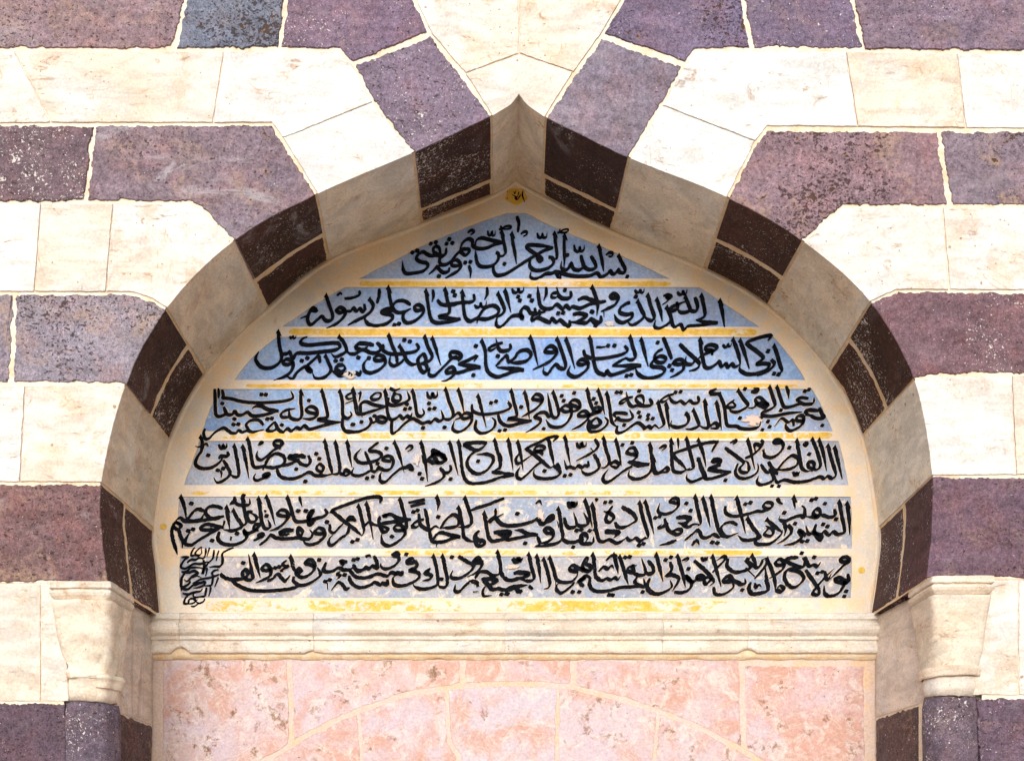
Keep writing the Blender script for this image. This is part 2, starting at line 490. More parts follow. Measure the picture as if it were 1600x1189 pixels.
SEED = [0]
def stone(root, name, pts, mat, col, gap, arch=None, f=1.0, msoff=None, depth=0.22, face=0.0, jit=1.0, bev=1.3, at=0.0, label=None, **attrs):
    """pts: outline in traced units on the plane `at`; arch: [(k0,k1)..] spans that close the outline along the soffit"""
    SEED[0] += 1
    sd_ = SEED[0] * 3.71
    pts = [p for i, p in enumerate(pts) if i == 0 or math.hypot(p[0] - pts[i - 1][0], p[1] - pts[i - 1][1]) > 3]
    base = [(p[0], p[1], None) for p in pts]
    if arch:
        run = []
        for a, b in arch:
            if (a, b) in SEG: s_ = SEG[(a, b)]
            else: s_ = SEG[(b, a)][::-1]
            run += s_ if not run else s_[1:]
        base += [(q[0], q[1], (q[2], q[3])) for q in run]
    n = len(base)
    isarch = [base[i][2] is not None and base[(i + 1) % n][2] is not None for i in range(n)]
    off = offset_poly([(b[0], b[1]) for b in base], [0.0 if e else gap for e in isarch])
    loop = []   # x, y, back, soft-edge flag
    for i in range(n):
        x0, y0 = off[i]; x1, y1 = off[(i + 1) % n]
        bk = None
        if base[i][2]:
            bk = (base[i][2][0] + x0 - base[i][0], base[i][2][1] + y0 - base[i][1])
        loop.append([x0, y0, bk, isarch[i]])
        if not isarch[i]:
            L = math.hypot(x1 - x0, y1 - y0)
            m = max(1, int(L / 2.6))
            for k in range(1, m):
                t = k / m
                loop.append([x0 + (x1 - x0) * t, y0 + (y1 - y0) * t, None, False])
    # rough edges
    N = len(loop)
    plain = [(v[0], v[1]) for v in loop]
    smooth_in = offset_poly(plain, [bev] * N)
    for v in loop:
        a = jit * (0.35 if v[2] else 1.0)
        x, y = v[0], v[1]
        dx = a * (n1(x * .05, y * .05, sd_) * 1.5 + n1(x * .21, y * .21, sd_ + 9) * 1.1 + n1(x * .55, y * .55, sd_ + 19) * .7)
        dy = a * (n1(x * .05, y * .05, sd_ + 50) * 1.5 + n1(x * .21, y * .21, sd_ + 70) * 1.1 + n1(x * .55, y * .55, sd_ + 90) * .7)
        v[0] += dx; v[1] += dy
        if v[2]: v[2] = (v[2][0] + dx, v[2][1] + dy)
    inner = [(a + v[0] - b[0], c_ + v[1] - b[1]) for (a, c_), v, b in zip(smooth_in, loop, plain)]
    verts, faces, fm = [], [], []
    rings = []
    rings.append([W(x, y, at + face) for x, y in inner])
    rings.append([W(v[0], v[1], at + face + 0.0022) for v in loop])
    ND = 7 if arch else 1
    for k in range(1, ND + 1):
        t = k / ND
        r = []
        for v in loop:
            if v[2]:
                a, b = W(v[0], v[1], 0), W(v[2][0], v[2][1], DB)
                p = a.lerp(b, max(t * f, 0.004))
                wob = n1(p.x * 9, p.y * 9, p.z * 9 + sd_) * 0.0022
                if t == 1 and f < 1: p.y += n1(p.x * 60, sd_, p.z * 60) * 0.006
                p = p + Vector((wob, 0, wob))
            else:
                p = W(v[0], v[1], at) + Vector((0, t * (f * DB if arch else depth), 0))
                if arch:      # the bed of a voussoir follows its own soffit
                    near = min((u for u in loop if u[2]), key=lambda u: (u[0] - v[0]) ** 2 + (u[1] - v[1]) ** 2)
                    fa, bb = W(near[0], near[1], 0), W(near[2][0], near[2][1], DB)
                    p.x += (bb.x - fa.x) * t * f; p.z += (bb.z - fa.z) * t * f
            r.append(p)
        rings.append(r)
    for r in rings: verts += r
    faces.append(list(range(N))); fm.append(0)
    for k in range(len(rings) - 1):
        for i in range(N):
            j = (i + 1) % N
            faces.append([k * N + i, k * N + j, (k + 1) * N + j, (k + 1) * N + i])
            fm.append(1 if (loop[i][2] and loop[j][2] and k >= 1 and msoff) else 0)
    if not arch:
        faces.append([(len(rings) - 1) * N + i for i in range(N)][::-1]); fm.append(0)
    return build(name, verts, faces, [mat, msoff] if msoff else [mat], root, fm, label=label, col=col, **attrs)

def soffit_stone(root, name, k0, k1, f0, f1, gap, col, label=None, **attrs):
    """the inner voussoir: only its underside shows, so it is a curved block let into the mortar"""
    SEED[0] += 1
    sd_ = SEED[0] * 3.71
    s_ = SEG[(k0, k1)] if (k0, k1) in SEG else SEG[(k1, k0)][::-1]
    dense = []
    for a, b in zip(s_, s_[1:]):
        for t in (0, 1 / 3, 2 / 3): dense.append(tuple(p + (q - p) * t for p, q in zip(a, b)))
    dense.append(s_[-1])
    # trim the ends by the joint width
    L = [0]
    for a, b in zip(dense, dense[1:]): L.append(L[-1] + math.hypot(b[2] - a[2], b[3] - a[3]))
    tot = L[-1]
    def at_len(x):
        for i in range(len(L) - 1):
            if x <= L[i + 1] or i == len(L) - 2:
                t = (x - L[i]) / max(1e-6, L[i + 1] - L[i])
                return tuple(p + (q - p) * t for p, q in zip(dense[i], dense[i + 1]))
    nu, nv = max(8, int(tot / 4)), 9
    verts, faces = [], []
    grid = []
    for layer in (0, 1):
        for u in range(nu + 1):
            for v in range(nv + 1):
                fu = u / nu; fv = v / nv
                g = gap + n1(fv * 4, sd_) * 1.8 + n1(fv * 13, sd_ + 2) * 1.2
                g2 = gap + n1(fv * 4, sd_ + 5) * 1.8 + n1(fv * 13, sd_ + 7) * 1.2
                q = at_len(g + fu * (tot - g - g2))
                ff0 = f0 + (n1(fu * tot * .02, sd_ + 11) * 0.02 + n1(fu * tot * .12, sd_ + 13) * 0.014)
                f = ff0 + (f1 - ff0) * fv
                p = soff(q, f, 28 if layer else (1.2 if (u in (0, nu) or v in (0, nv)) else 0))
                if not layer:
                    w = n1(p.x * 9, p.y * 9, p.z * 9 + sd_) * 0.002
                    p = p + Vector((w, 0, w))
                verts.append(p)
    st = nv + 1; LY = (nu + 1) * st
    for u in range(nu):
        for v in range(nv):
            a = u * st + v
            faces.append([a, a + 1, a + st + 1, a + st])
            faces.append([LY + a, LY + a + st, LY + a + st + 1, LY + a + 1])
    rim = [u * st for u in range(nu)] + [nu * st + v for v in range(nv)] + [u * st + nv for u in range(nu, 0, -1)] + [v for v in range(nv, 0, -1)]
    for i in range(len(rim)):
        a, b = rim[i], rim[(i + 1) % len(rim)]
        faces.append([a, b, LY + b, LY + a])
    return build(name, verts, faces, [M_SOFF], root, label=label, col=col, **attrs)

# ---------------------------------------------------------------- ground
gs = 60
build("ground", [Vector((-gs, -gs, 0)), Vector((gs, -gs, 0)), Vector((gs, gs, 0)), Vector((-gs, gs, 0))], [[0, 1, 2, 3]], M_GROUND)["kind"] = "structure"

# ---------------------------------------------------------------- striped wall
wall = thing("striped_wall", "wall of alternating purple basalt and cream limestone courses around the arched recess", "wall", (0, 0, 0))
arch = thing("pointed_arch", "pointed arch of alternating purple and cream voussoirs framing the blue calligraphy tablet", "arch", (0, 0, EYE + 420 * P))

# mortar bed: the sheet behind the blocks, with the arched opening
verts, faces = [], []
BX0, BX1, BY0, BYB = -420, 2030, -330, 2325
jambL, jambR = 100, 1534           # where the wall face stops below the capitals
ring = [(q[0], q[1]) for q in ALL]
cen = (808, 720)
def outw(p, d):
    v = Vector((p[0] - cen[0], p[1] - cen[1])).normalized()
    return (p[0] + v.x * d, p[1] + v.y * d)
ring = [outw(p, 2.0) for p in ring]
def outer_of(p):
    v = Vector((p[0] - cen[0], p[1] - 905.0))
    if v.y > -1: return (BX0 if v.x < 0 else BX1, p[1])
    t = 1e9
    if v.x < -1e-6: t = min(t, (BX0 - cen[0]) / v.x)
    if v.x > 1e-6: t = min(t, (BX1 - cen[0]) / v.x)
    if v.y < -1e-6: t = min(t, (BY0 - 905.0) / v.y)
    return (cen[0] + v.x * t, 905.0 + v.y * t)
outs = [outer_of(p) for p in ring]
# keep the two top corners of the sheet
MD = 0.0045
for p, o in zip(ring, outs):
    verts += [W(p[0], p[1], MD), W(o[0], o[1], MD)]
for i in range(len(ring) - 1):
    a, b, c, d = 2 * i, 2 * i + 1, 2 * i + 3, 2 * i + 2
    oa, ob = outs[i], outs[i + 1]
    corner = None
    if abs(oa[0] - BX0) < .1 and abs(ob[1] - BY0) < .1 and abs(ob[0] - BX0) > .1: corner = (BX0, BY0)
    if abs(oa[1] - BY0) < .1 and abs(ob[0] - BX1) < .1 and abs(oa[0] - BX1) > .1: corner = (BX1, BY0)
    if corner:
        verts.append(W(*corner, MD)); faces.append([a, b, len(verts) - 1, c, d])
    else:
        faces.append([a, b, c, d])
def quad(pts):
    k = len(verts); verts.extend(pts); faces.append([k, k + 1, k + 2, k + 3])
quad([W(BX0, 911, MD), W(jambL, 911, MD), W(jambL, BYB, MD), W(BX0, BYB, MD)])
quad([W(jambR, 905, MD), W(BX1, 905, MD), W(BX1, BYB, MD), W(jambR, BYB, MD)])
quad([W(jambL, 911, MD), W(167, 911, MD), W(167, 922, MD), W(jambL, 922, MD)])
quad([W(96, 911, .03), W(126, 911, .03), W(126, BYB, .03), W(96, BYB, .03)])
quad([W(1505, 905, .03), W(1540, 905, .03), W(1540, BYB, .03), W(1505, BYB, .03)])
build("mortar", verts, faces, M_MORT, wall, label="cream mortar between the wall blocks")
# mortar of the soffit
verts, faces = [], []
for q in ALL:
    for k in range(9):
        verts.append(soff(q, 0.012 + k / 8 * 1.02, 2.2 + 1.2 * n1(q[0] * .03, q[1] * .03, k)))
for i in range(len(ALL) - 1):
    for k in range(8):
        a = i * 9 + k
        faces.append([a, a + 1, a + 10, a + 9])
build("mortar", verts, faces, M_MORT2, arch, smooth=True, label="tan mortar between the voussoirs")

def K(r, g, b):
    """stone colour picked from the sunlit photograph, taken back to the albedo"""
    v = [((c / 255 + .055) / 1.055) ** 2.4 / 1.10 for c in (r, g, b)]
    y = sum(v) / 3
    return tuple((x * .84 + y * .16) * w for x, w in zip(v, (1.03, 1.0, .97)))
PUR = K(122, 102, 118); BLU = K(108, 116, 138); GRY = K(136, 124, 138); VIO = K(112, 97, 126)
BRN = K(118, 88, 94); DRK = K(92, 74, 90)
CRM = (0.77, 0.74, 0.71); CRW = (0.765, 0.765, 0.765); CRP = (0.77, 0.695, 0.625)

def dark(pts, col=PUR, pits=.5, specks=.5, patch=.3, scuff=.2, **k):
    return stone(wall, "stone_block", pts, M_DARK, col, 3.4, jit=2.1, pits=pits, specks=specks, patch=patch, scuff=scuff, face=random.uniform(-.001, .0025), **k)
def pale(pts, col=CRM, stain=.5, **k):
    return stone(wall, "stone_block", pts, M_CREAM, col, 0.75, jit=0.55, bev=0.8, stain=stain, face=random.uniform(-.0005, .002), **k)
T = -90     # the courses run on past the top and the sides of the picture
# top dark course
dark([(-160, T), (302, T), (290, 0), (272, 78), (-160, 77)], K(140, 115, 124), .55, .12, .45, .3, label="mauve block with fine cracks")
dark([(302, T), (462, T), (447, 0), (437, 77), (273, 78), (290, 0)], BLU, 1.0, .05, .15, .1, label="blue-grey pitted block")
dark([(1158, T), (1315, T), (1332, 0), (1350, 78), (1175, 76), (1160, 0)], VIO, .3, .45, .2, .2)
dark([(1315, T), (1770, T), (1770, 82), (1350, 79), (1332, 0)], K(122, 103, 124), .35, .45, .25, .2)
# first pale course
pale([(-160, 80), (22, 80), (80, 192), (-160, 192)], CRM, .5)
pale([(22, 80), (350, 81), (333, 192), (80, 192)], CRP, .75)
pale([(1322, 81), (1495, 84), (1509, 200), (1340, 198)], CRP, .8)
pale([(1495, 84), (1770, 85), (1770, 202), (1509, 200)], CRW, .3)
# second dark course
dark([(-160, 194), (148, 194), (133, 316), (-160, 316)], K(110, 90, 102), .4, 1.0, .2, .25)
dark([(1466, 203), (1770, 206), (1770, 323), (1485, 322)], K(124, 108, 124), .8, .2, .8, .2, label="purple block with tan eroded patches")
# second pale course
pale([(-160, 318), (64, 318), (54, 456), (-160, 456)], CRW, .4)
pale([(64, 318), (177, 318), (165, 456), (54, 456)], CRP, .6)
pale([(1473, 324), (1770, 325), (1770, 454), (1484, 453)], CRM, .7)
# third dark course
dark([(-160, 458), (24, 458), (17, 600), (-160, 600)], GRY, .6, .2, .6, .3)
# third pale course
pale([(-160, 603), (39, 603), (31, 753), (-160, 753)], CRW, .4)
pale([(1581, 587), (1770, 586), (1770, 741), (1588, 742)], CRP, .5)
# blocks beside the capitals and below
pale([(-160, 914), (64, 913), (64, 1096), (-160, 1096)], CRP, .7)
pale([(64, 913), (98, 913), (109, 1096), (64, 1096)], CRP, .7)
pale([(1530, 905), (1591, 905), (1591, 1086), (1519, 1086)], CRM, .8)
pale([(1591, 905), (1770, 905), (1770, 1086), (1591, 1086)], CRM, .6)
dark([(-160, 1096), (107, 1096), (107, 1290), (-160, 1290)], DRK, .5, .8, .15, .3)
dark([(1525, 1088), (1770, 1088), (1770, 1290), (1525, 1290)], K(100, 80, 98), .5, .9, .25, .25)
y = 1292
for k, h in enumerate([150, 165, 150, 170, 160, 230]):
    fn = pale if k % 2 == 0 else dark
    for a, b in ((-160, 101), (1530, 1770)):
        fn([(a, y), (b, y), (b, y + h - 2), (a, y + h - 2)])
    y += h
# the courses beyond the sides of the picture, and one above it
cuts = [T, 79, 193, 317, 457, 602, 754, 913, 1096, 1291]
for k in range(9):
    fn = dark if k % 2 == 0 else pale
    fn([(-420, cuts[k]), (-160, cuts[k]), (-160, cuts[k + 1]), (-420, cuts[k + 1])])
cuts = [T, 83, 204, 324, 454, 587, 743, 905, 1087, 1291]
for k in range(9):
    fn = dark if k % 2 == 0 else pale
    fn([(1770, cuts[k]), (2030, cuts[k]), (2030, cuts[k + 1]), (1770, cuts[k + 1])])
x = -420
for w_ in (330, 290, 380, 250, 410, 300, 490):
    pale([(x, -220), (x + w_, -220), (x + w_, T), (x, T)]); 
    dark([(x, -330), (x + w_, -330), (x + w_, -220), (x, -220)])
    x += w_

# ---------------------------------------------------------------- arch stones
def vdark(pts, span, col=PUR, f=0.5, pits=.4, specks=.6, patch=.25, scuff=.15, f1=.985, inner=True, soft=(.5, .6), raw=0.0, **k):
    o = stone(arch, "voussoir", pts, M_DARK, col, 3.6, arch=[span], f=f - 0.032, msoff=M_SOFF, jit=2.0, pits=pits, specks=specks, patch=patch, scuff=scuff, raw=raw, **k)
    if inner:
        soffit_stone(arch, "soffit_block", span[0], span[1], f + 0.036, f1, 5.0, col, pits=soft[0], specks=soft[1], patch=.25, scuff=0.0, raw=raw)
    return o
def vpale(pts, spans, col=CRM, stain=.6, **k):
    return stone(arch, "voussoir", pts, M_CREAM, col, 0.8, arch=spans, f=1.0, msoff=M_CREAM_SOFF, jit=0.6, bev=0.9, stain=stain, **k)

# left side, from the top down: (outline runs from the end of the span back to its start)
stone(arch, "elbow_block", [(462, T), (632, T), (648, 0), (673, 52), (550, 100), (529, 79), (437, 77), (447, 0)], M_DARK, K(122, 100, 124), 3.6, jit=1.4, pits=.35, specks=.7, patch=.4, scuff=.15)
vdark([(673, 54), (551, 101), (582, 159)], ('L6', 'L7'), K(122, 106, 130), .80, .3, .7, .2, .2)
stone(arch, "elbow_block", [(350, 81), (529, 80), (550, 101), (582, 160), (442, 216), (425, 192), (333, 192)], M_CREAM, CRW, .75, jit=.6, bev=.8, stain=.25)
vpale([(582, 160), (442, 216)], [('L5', 'L6')], CRW, .3)
vdark([(442, 218), (426, 194), (148, 194), (133, 316), (298, 317), (314, 327)], ('L4', 'L5'), K(126, 108, 122), .58, .35, .4, .45, .8, label="long bent purple voussoir with pale scuffs")
vpale([(314, 328), (298, 319), (177, 318), (165, 456), (204, 456), (236, 466)], [('L3', 'L4')], CRW, .7)
vdark([(236, 467), (204, 458), (24, 458), (17, 600), (181, 600)], ('L2', 'L3'), K(140, 130, 144), .54, .6, .25, .75, .5, label="grey-purple bent voussoir with tan pits")
vpale([(181, 602), (39, 603), (31, 753)], [('L1', 'L2')], CRM, .8)
vdark([(-160, 754), (-160, 912)], ('L0', 'L1'), K(118, 88, 92), .42, .3, .35, .6, .45, raw=.22, label="brown-purple springing stone with tan stains")
# right side
stone(arch, "elbow_block", [(988, T), (1140, T), (1160, 0), (1175, 76), (1088, 79), (1071, 99), (940, 54), (972, 0)], M_DARK, K(112, 98, 128), 3.6, jit=1.4, pits=.8, specks=.3, patch=.35, scuff=.15)
vdark([(1069, 104), (938, 57)], ('R7', 'R6'), K(124, 113, 132), .71, .25, .15, .1, .35)
stone(arch, "elbow_block", [(1089, 80), (1322, 81), (1340, 198), (1199, 197), (1180, 221), (1035, 165), (1070, 102)], M_CREAM, CRW, .75, jit=.6, bev=.8, stain=.2)
vpale([(1180, 221), (1035, 165)], [('R6', 'R5')], CRW, .3)
vdark([(1282, 353), (1318, 323), (1484, 322), (1466, 204), (1197, 202), (1180, 222)], ('R5', 'R4'), K(136, 110, 122), .55, .9, .12, .55, .1, label="bent mauve voussoir riddled with pits")
vpale([(1402, 453), (1483, 453), (1473, 324), (1318, 324), (1282, 354)], [('R4', 'R3')], CRW, .5)
vdark([(1470, 586), (1770, 585), (1770, 455), (1402, 454)], ('R3', 'R2'), K(114, 85, 96), .50, .2, .75, .1, .1, label="plum voussoir flecked with lime")
vpale([(1588, 742), (1581, 587), (1470, 588)], [('R2', 'R1')], CRM, .4)
vdark([(1770, 904), (1770, 743)], ('R1', 'R0'), K(108, 82, 98), .50, .3, .12, .3, .1, raw=.30)
# keystone and the two pale blocks on it
stone(arch, "keystone", [(896, 113), (811, 84), (727, 115)], M_CREAM, CRP, .8, arch=[('L7', 'A'), ('A', 'R7')], msoff=M_CREAM_SOFF, jit=.6, bev=.9, stain=.5)
stone(arch, "crown_block", [(634, T), (811, T), (811, 84), (727, 115), (674, 53), (650, 0)], M_CREAM, CRM, .8, jit=.6, bev=.9, stain=.6)
stone(arch, "crown_block", [(811, T), (986, T), (971, 0), (938, 56), (896, 113), (811, 84)], M_CREAM, CRP, .8, jit=.6, bev=.9, stain=.7)

# ---------------------------------------------------------------- generic little solids
def wob(p, a, fr, sd=0.0):
    v = noise.noise_vector(p * fr + Vector((sd, sd * .7, sd * 1.3)))
    return p + v * a

def loft(name, rings, mats, parent, smooth=False, cap=True, **k):
    N = len(rings[0]); verts = [v for r in rings for v in r]; faces = []
    for j in range(len(rings) - 1):
        for i in range(N):
            q = (i + 1) % N
            faces.append([j * N + i, j * N + q, (j + 1) * N + q, (j + 1) * N + i])
    if cap:
        faces.append(list(range(N))[::-1]); faces.append([(len(rings) - 1) * N + i for i in range(N)])
    return build(name, verts, faces, mats, parent, smooth=smooth, **k)

def superring(cx, cy, hw, hd, z, e, n=72):
    """a ring between circle (e=2) and square (e large), in metres"""
    out = []
    for i in range(n):
        a = 2 * math.pi * i / n + math.pi / 4
        c, s_ = math.cos(a), math.sin(a)
        r = (abs(c) ** e + abs(s_) ** e) ** (-1 / e)
        out.append(Vector((cx + hw * r * c, cy + hd * r * s_, z)))
    return out

def Z(uz): return EYE + uz * P

# ---------------------------------------------------------------- corner columns with their capitals
def column(sign, label):
    cx = (693 if sign > 0 else -673) * P
    cy = 0.052
    ztop = Z(427 if sign > 0 else 418); zab = Z(397 if sign > 0 else 389)
    zring = Z(284 if sign > 0 else 272); zj = Z(243 if sign > 0 else 234)
    root = thing("corner_column", label, "column", (cx, cy, 0))
    R = 42 * P
    # shaft: dark drums and pale drums down to the ground
    def drum(z0, z1, mat, col, r=R, flats=0.0, **k):
        rings = []
        m = max(3, int((z1 - z0) / 0.02))
        for j in range(m + 1):
            z = z0 + (z1 - z0) * j / m
            inset = 0.0035 if j in (0, m) else 0.0
            rg = superring(cx, cy, r - inset, r - inset, z, 2.0, 64)
            if flats:
                rg = [Vector((cx + (p.x - cx) * (1 + flats * math.cos(8 * math.atan2(p.y - cy, p.x - cx))),
                              cy + (p.y - cy) * (1 + flats * math.cos(8 * math.atan2(p.y - cy, p.x - cx))), p.z)) for p in rg]
            if j in (0, m): rg = [Vector((p.x, p.y, p.z + 0.004 * n1(p.x * 70, p.y * 70, z) * 2)) for p in rg]
            rings.append([wob(p, .0022, 14, sign) for p in rg])
        return loft("shaft", rings, mat, root, smooth=True, col=col, **k)
    drum(zj + .003, zring - .002, M_CREAM, CRP, R * (.98 if sign > 0 else .93), .028 if sign < 0 else 0.012, stain=.8)
    z = zj - .003
    for k, h in enumerate((196, 150, 165, 150, 170, 160, 230)):
        z2 = max(0.0, z - h * P)
        if z2 >= z - .01: break
        if k % 2 == 0: drum(z2 + .003, z, M_DARK, K(104, 88, 104), R, .018, pits=.45, specks=.95, patch=.2, scuff=.35)
        else: drum(z2 + .003, z, M_CREAM, CRM, R, 0, stain=.6)
        z = z2
    # bell of the capital: round below, square above
    rings = []
    M = 26
    for j in range(M + 1):
        t = j / M
        fl = t ** 2.1
        hw = R * .99 + (48 * P - R) * fl
        e = 2.3 + 7 * t ** 1.2
        z = zring + (zab - zring) * t
        rg = superring(cx, cy, hw, hw + (.004 * fl), z, e, 96)
        rr = []
        for p in rg:
            q = wob(p, .0035 if sign < 0 else .0016, 16, 3 + sign)
            if sign < 0:
                # the lower part of this capital is broken away, leaving a rough scar
                q = wob(q, .004, 45, 8)
                br = max(0.0, 1 - abs(t - .16) / .20)
                ang = math.atan2(p.y - cy, p.x - cx)
                if ang < -0.9 or ang > 2.6:
                    k_ = br * (0.13 + 0.16 * n1(p.x * 32, p.z * 32, 4))
                    q = Vector((q.x + (cx - q.x) * k_, q.y + (cy - q.y) * k_, q.z + .006 * br * n1(p.x * 50, p.y * 50)))
            rr.append(q)
        rings.append(rr)
    bell = loft("capital", rings, M_CREAM, root, smooth=True, col=(.80, .72, .60), stain=.75)
    # neck ring (only a stub of it is left on the broken capital)
    segs = 72
    a0, a1 = (0, 2 * math.pi) if sign > 0 else (math.radians(-62), math.radians(38))
    prof = [(0, -.016), (.006, -.017), (.0085, -.011), (.006, -.0065), (.0095, -.002), (.008, .006), (.003, .010), (-.004, .012)]
    if sign < 0: prof = [(-.014, -.026), (.0015, -.026), (.007, -.010), (.0125, -.003), (.012, .004), (.004, .008), (-.014, .009)]
    verts, faces = [], []
    for i in range(segs + 1):
        a = a0 + (a1 - a0) * i / segs
        for r, dz in prof:
            rr = R + r
            if sign < 0:
                rr = (R * 1.0 + r) * (1 + .035 * math.cos(8 * a))
            verts.append(wob(Vector((cx + rr * math.cos(a), cy + rr * math.sin(a), zring + dz)), .0018, 26, 5))
    n = len(prof)
    for i in range(segs):
        for j in range(n - 1):
            faces.append([i * n + j, i * n + j + 1, (i + 1) * n + j + 1, (i + 1) * n + j])
    if sign < 0:
        faces.append(list(range(n))); faces.append([segs * n + j for j in range(n)])
    build("neck_ring", verts, faces, M_CREAM, root, smooth=sign > 0, col=(.80, .71, .58), stain=.8, label="broken stub of the neck ring" if sign < 0 else None)
    # abacus: a square slab with a fillet over a torus
    H = ztop - zab
    hw0 = 48.5 * P; hd0 = 0.080
    prof = [(0.0, -.022), (.12, -.010), (.26, -.002), (.40, .0015), (.52, -.001), (.555, -.006), (.60, -.0065), (.63, 0.0), (.66, .0015), (.97, .0), (1.0, -.003)]
    rings = []
    for t, d in prof:
        rg = superring(cx, cy, hw0 + d, hd0 + d, zab + H * t, 26, 144)
        rings.append([wob(wob(p, .0016, 14, 6 + sign), .0011, 90, 2) for p in rg])
    loft("abacus", rings, M_CREAM, root, col=(.80, .745, .66), stain=.75)
    return root

column(-1, "corner column whose cream capital is broken away at its lower end")
column(1, "corner column whose cream bell capital keeps its square slab and rounded neck ring")

# ---------------------------------------------------------------- side walls of the recess, below the arch
def jamb(sign, label):
    xb = (652 if sign < 0 else 648) * P
    xf = (661 if sign < 0 else 662) * P
    root = thing("recess_side_wall", label, "side wall", (sign * xf, 0.3, 0))
    zt = Z(424); zj0 = Z(234 if sign < 0 else 243); zj1 = Z(227 if sign < 0 else 241)
    y0, y1 = 0.130 if sign < 0 else 0.137, DB - 0.002
    def slab(za0, za1, zb0, zb1, mat, col, gap, jit, ya, **k):
        """face running from y=ya to y1; za/zb: bottom,top at the front and at the back"""
        nu, nv = 26, 36
        verts, faces = [], []
        for layer in (0, 1):
            for i in range(nu + 1):
                for j in range(nv + 1):
                    u, v = i / nu, j / nv
                    y = ya + gap + (y1 - ya - 2 * gap) * u
                    lo = za0 + (zb0 - za0) * u + gap; hi = za1 + (zb1 - za1) * u - gap
                    z = lo + (hi - lo) * v
                    x = xf + (xb - xf) * (y - .14) / (DB - .14)
                    if layer: x += .05
                    elif i in (0, nu) or j in (0, nv): x += .0022
                    p = Vector((sign * x, y, z))
                    if i in (0, nu): p.y += jit * n1(z * 60, sign * 3, i) + jit * .6 * n1(z * 170, 1, i)
                    if j in (0, nv): p.z += jit * n1(y * 60, sign * 5, j + za0) + jit * .6 * n1(y * 170, 2, j + za0)
                    if not layer: p.x += .0022 * n1(y * 8, z * 8, sign + za0)
                    verts.append(p)
        st = nv + 1; LY = (nu + 1) * st
        for i in range(nu):
            for j in range(nv):
                a = i * st + j
                faces.append([a, a + 1, a + st + 1, a + st]); faces.append([LY + a, LY + a + st, LY + a + st + 1, LY + a + 1])
        rim = [i * st for i in range(nu)] + [nu * st + j for j in range(nv)] + [i * st + nv for i in range(nu, 0, -1)] + list(range(nv, 0, -1))
        for i in range(len(rim)):
            a, b = rim[i], rim[(i + 1) % len(rim)]
            faces.append([a, b, LY + b, LY + a])
        return build("stone_block", verts, faces, mat, root, col=col, **k)
    slab(zj0, zt, zj1, zt, M_CREAM, (.74, .70, .68) if sign < 0 else (.78, .68, .61), .0012, .0012, .06, stain=.75 if sign < 0 else .45, streak=.75 if sign < 0 else .12)
    z0, z1 = zj0, zj1
    for k, h in enumerate((200, 150, 165, 150, 170, 160)):
        b0, b1 = z0 - h * P, z1 - h * P
        if b0 < 0.05: b0 = b1 = 0.0
        if k % 2 == 0: slab(b0, z0, b1, z1, M_DARK, K(98, 78, 80), .006, .004, y0, pits=.3, specks=.6, patch=.6, scuff=.1)
        else: slab(b0, z0, b1, z1, M_CREAM, CRM, .0015, .0015, y0, stain=.6)
        z0, z1 = b0, b1
        if b0 == 0: break
    x0 = xf + .005; x1 = xb + .005
    verts = [Vector((sign * (x0 - (x1 - x0) * .5), .05, 0)), Vector((sign * (x0 - (x1 - x0) * .5), .05, zt)), Vector((sign * x1, DB, zt)), Vector((sign * x1, DB, 0))]
    verts[0].x = verts[1].x = sign * (xf + (xb - xf) * (.05 - .14) / (DB - .14) + .005)
    build("mortar", verts, [[0, 1, 2, 3]], M_MORT, root, label="pale mortar between the blocks")
    return root

jamb(-1, "streaked pale and dark side wall of the recess beside the broken capital")
jamb(1, "pinkish pale and dark side wall of the recess beside the intact capital")

# ---------------------------------------------------------------- the tablet with the writing
FD = DB - 0.0012                     # face of frame and bars
RD = DB + 0.0025                     # face of the painted fields
tab = thing("inscription_tablet", "arched stone tablet with seven bands of black calligraphy on worn blue paint", "inscription", W(806, 962, DB))

def xs_at(poly, y):
    xs = []
    for (x0, y0), (x1, y1) in zip(poly, poly[1:]):
        if (y0 - y) * (y1 - y) <= 0 and y0 != y1: xs.append(x0 + (x1 - x0) * (y - y0) / (y1 - y0))
    return xs
iA = next(i for i, q in enumerate(ALL) if abs(q[2] - 806) < .01 and abs(q[3] - 283) < .01)
backL = [(q[2], q[3]) for q in ALL[:iA + 1]]
backR = [(q[2], q[3]) for q in ALL[iA:]]
def outerL(y): return min(xs_at(backL, y) or [250]) - 3
def outerR(y): return max(xs_at(backR, y) or [1360]) + 3

# rows: list of (y, left, right) down the field
ROWS = [
    [(333, 792, 822), (336, 783, 829), (346, 752, 846), (358, 722, 872), (373, 686, 909), (391, 646, 951), (410, 612, 993), (424, 583, 1022), (436, 560, 1046)],
    [(449, 539, 1092), (460, 519, 1110), (475, 494, 1133), (493, 467, 1160), (511, 441, 1186)],
    [(527, 433, 1209), (540, 415, 1221), (560, 393, 1237), (580, 376, 1250), (594, 367, 1258)],
    [(608, 338, 1268), (625, 333, 1279), (650, 325, 1291), (674, 316, 1301)],
    [(689, 312, 1310), (710, 305, 1316), (735, 296, 1321), (758, 287, 1326)],
    [(776, 281, 1329), (800, 278, 1331), (830, 277, 1331), (857, 282, 1331)],
    [(869, 282, 1331), (890, 280, 1331), (915, 281, 1330), (934, 284, 1329)],
]
PAINT = [(.245, .360, .61), (.245, .360, .60), (.205, .340, .62), (.225, .345, .57), (.290, .360, .500), (.270, .315, .410), (.275, .315, .400)]
WEAR = [.35, .38, .36, .42, .70, 1.0, 1.0]
